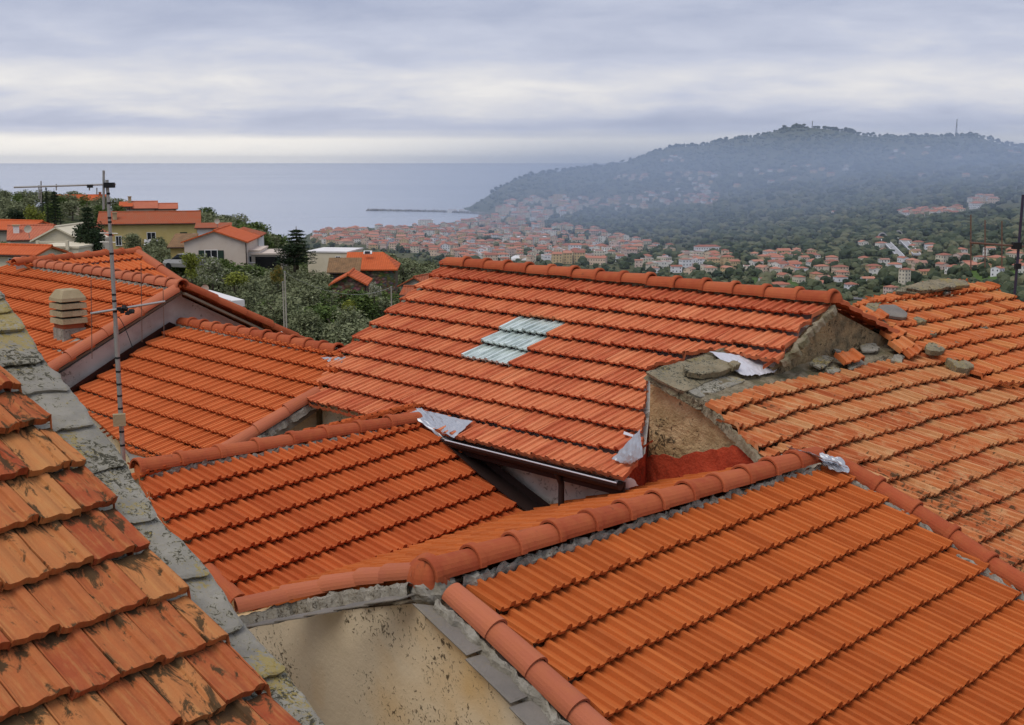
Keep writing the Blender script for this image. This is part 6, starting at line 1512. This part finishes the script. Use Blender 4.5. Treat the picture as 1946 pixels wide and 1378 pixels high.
mast(1814, 258, 226, 'tall lattice radio mast on the right summit', 3.0)
mast(1541, 240, 230, 'short mast on the highest summit', 1.6)
def field(name, poly, c, up=.5):
    P_ = [hit(x, y, 700) for x, y in poly]
    if any(p is None for p in P_): return
    mb = MB(); ys = [p.y for p in P_]; xs = [p.x for p in P_]; P2 = [(p.x, p.y) for p in P_]; N_ = 26
    for i in range(N_):
        for j in range(N_):
            x0, x1 = [min(xs) + (max(xs) - min(xs)) * q / N_ for q in (i, i + 1)]; y0, y1 = [min(ys) + (max(ys) - min(ys)) * q / N_ for q in (j, j + 1)]
            if in_uv((x0 + x1) / 2, (y0 + y1) / 2, P2): mb.face([(x, y, ground_z(x, y) + up) for x, y in ((x0, y0), (x1, y0), (x1, y1), (x0, y1))])
    t = NT(name + ' soil', .95); n = t.noise(t.coord('World', (.3, 1.5, 1)), .06, 5, .6); tag(mb.build(name, t.col(t.mix(n, c, tuple(k * .6 for k in c)))), kind='structure')
field('meadow', [(1830, 512), (1900, 500), (1990, 512), (1990, 545), (1850, 535)], (.09, .15, .03))
field('meadow', [(1185, 500), (1240, 493), (1275, 502), (1230, 512)], (.10, .14, .05))
field('field', [(1360, 520), (1400, 514), (1412, 520), (1385, 528)], (.22, .17, .08))
field('meadow', [(1420, 528), (1500, 525), (1520, 545), (1440, 545)], (.08, .13, .03))
field('road', [(1585, 562), (1640, 566), (1640, 571), (1590, 568)], (.18, .17, .16))

# ================================================================== HAZE
def hazebox():
    mb = MB(); lo, hi = -162.0, 175.0; S_x = 5600
    P = [Vector(p) for p in ((-HX, -61000, lo), (HX, -61000, lo), (HX, HYL, lo), (-HX, HYL, lo))]
    mb.prism([p + Vector((0, 0, hi - lo)) for p in P], (0, 0, lo - hi))
    m = bpy.data.materials.new('haze'); m.use_nodes = True; t = m.node_tree; t.nodes.clear(); o = t.nodes.new('ShaderNodeOutputMaterial'); v = t.nodes.new('ShaderNodeVolumePrincipled')
    v.inputs['Color'].default_value = (*HCOL, 1); v.inputs['Density'].default_value = HDEN; v.inputs['Anisotropy'].default_value = 0.0; t.links.new(v.outputs[0], o.inputs['Volume'])
    ob = recalc(mb.build('haze', m)); tag(ob, kind='stuff'); ob['label'] = 'pale blue haze over the bay and the hills'; ob['category'] = 'haze'
HX, HYL, HDEN, HCOL = 61000, 61000, 1.3e-5, (.88, .93, 1.0)
hazebox()

# drifting wood smoke that lies over the town and the flank of the hill
def smoke():
    lo, hi = Vector((-1500, 1150, -150)), Vector((3600, 4700, 112)); mb = MB(); c = (lo + hi) / 2; mb.box(c, hi - lo)
    m = bpy.data.materials.new('smoke'); m.use_nodes = True; t = m.node_tree; t.nodes.clear(); N = t.nodes.new; L = t.links.new
    o = N('ShaderNodeOutputMaterial'); v = N('ShaderNodeVolumePrincipled'); v.inputs['Color'].default_value = (.66, .80, 1.0, 1); L(v.outputs[0], o.inputs['Volume'])
    pos = N('ShaderNodeNewGeometry').outputs['Position']; sp = N('ShaderNodeSeparateXYZ'); L(pos, sp.inputs[0])
    def mr(src, a, b, c_, d): n = N('ShaderNodeMapRange'); n.interpolation_type = 'SMOOTHSTEP'; n.inputs['From Min'].default_value = a; n.inputs['From Max'].default_value = b; n.inputs['To Min'].default_value = c_; n.inputs['To Max'].default_value = d; L(src, n.inputs['Value']); return n.outputs[0]
    def mul(a, b, op='MULTIPLY'):
        n = N('ShaderNodeMath'); n.operation = op
        for i, x in enumerate((a, b)):
            if isinstance(x, (int, float)): n.inputs[i].default_value = x
            else: L(x, n.inputs[i])
        return n.outputs[0]
    nz = N('ShaderNodeTexNoise'); nz.inputs['Scale'].default_value = .0016; nz.inputs['Detail'].default_value = 2; L(pos, nz.inputs['Vector'])
    edge = mul(mul(mr(sp.outputs[1], 1200, 1900, .3, 1), mr(sp.outputs[1], 3900, 4650, 1, 0)), mul(mr(sp.outputs[0], -700, 300, 0, 1), mr(sp.outputs[0], 2300, 3500, 1, 0)))
    top = mr(sp.outputs[2], -30, 110, 1, 0)
    mp = N('ShaderNodeMapping'); mp.inputs['Location'].default_value = (-620 / 1000, -2250 / 900, 0); mp.inputs['Scale'].default_value = (1 / 1000, 1 / 900, 0); L(pos, mp.inputs[0])
    ln = N('ShaderNodeVectorMath'); ln.operation = 'LENGTH'; L(mp.outputs[0], ln.inputs[0]); lobe = mr(ln.outputs['Value'], .15, 1.2, 1, 0)
    k = mul(SM, mul(.62, mul(lobe, mr(nz.outputs[0], .35, .65, .5, 1.9)), 'ADD')); L(mul(mul(edge, top), k), v.inputs['Density'])
    ob = recalc(mb.build('smoke', m)); tag(ob, kind='stuff'); ob['label'] = 'thin blue wood smoke lying over the town and the hillside'; ob['category'] = 'smoke'
SM = 6.4e-4
smoke()
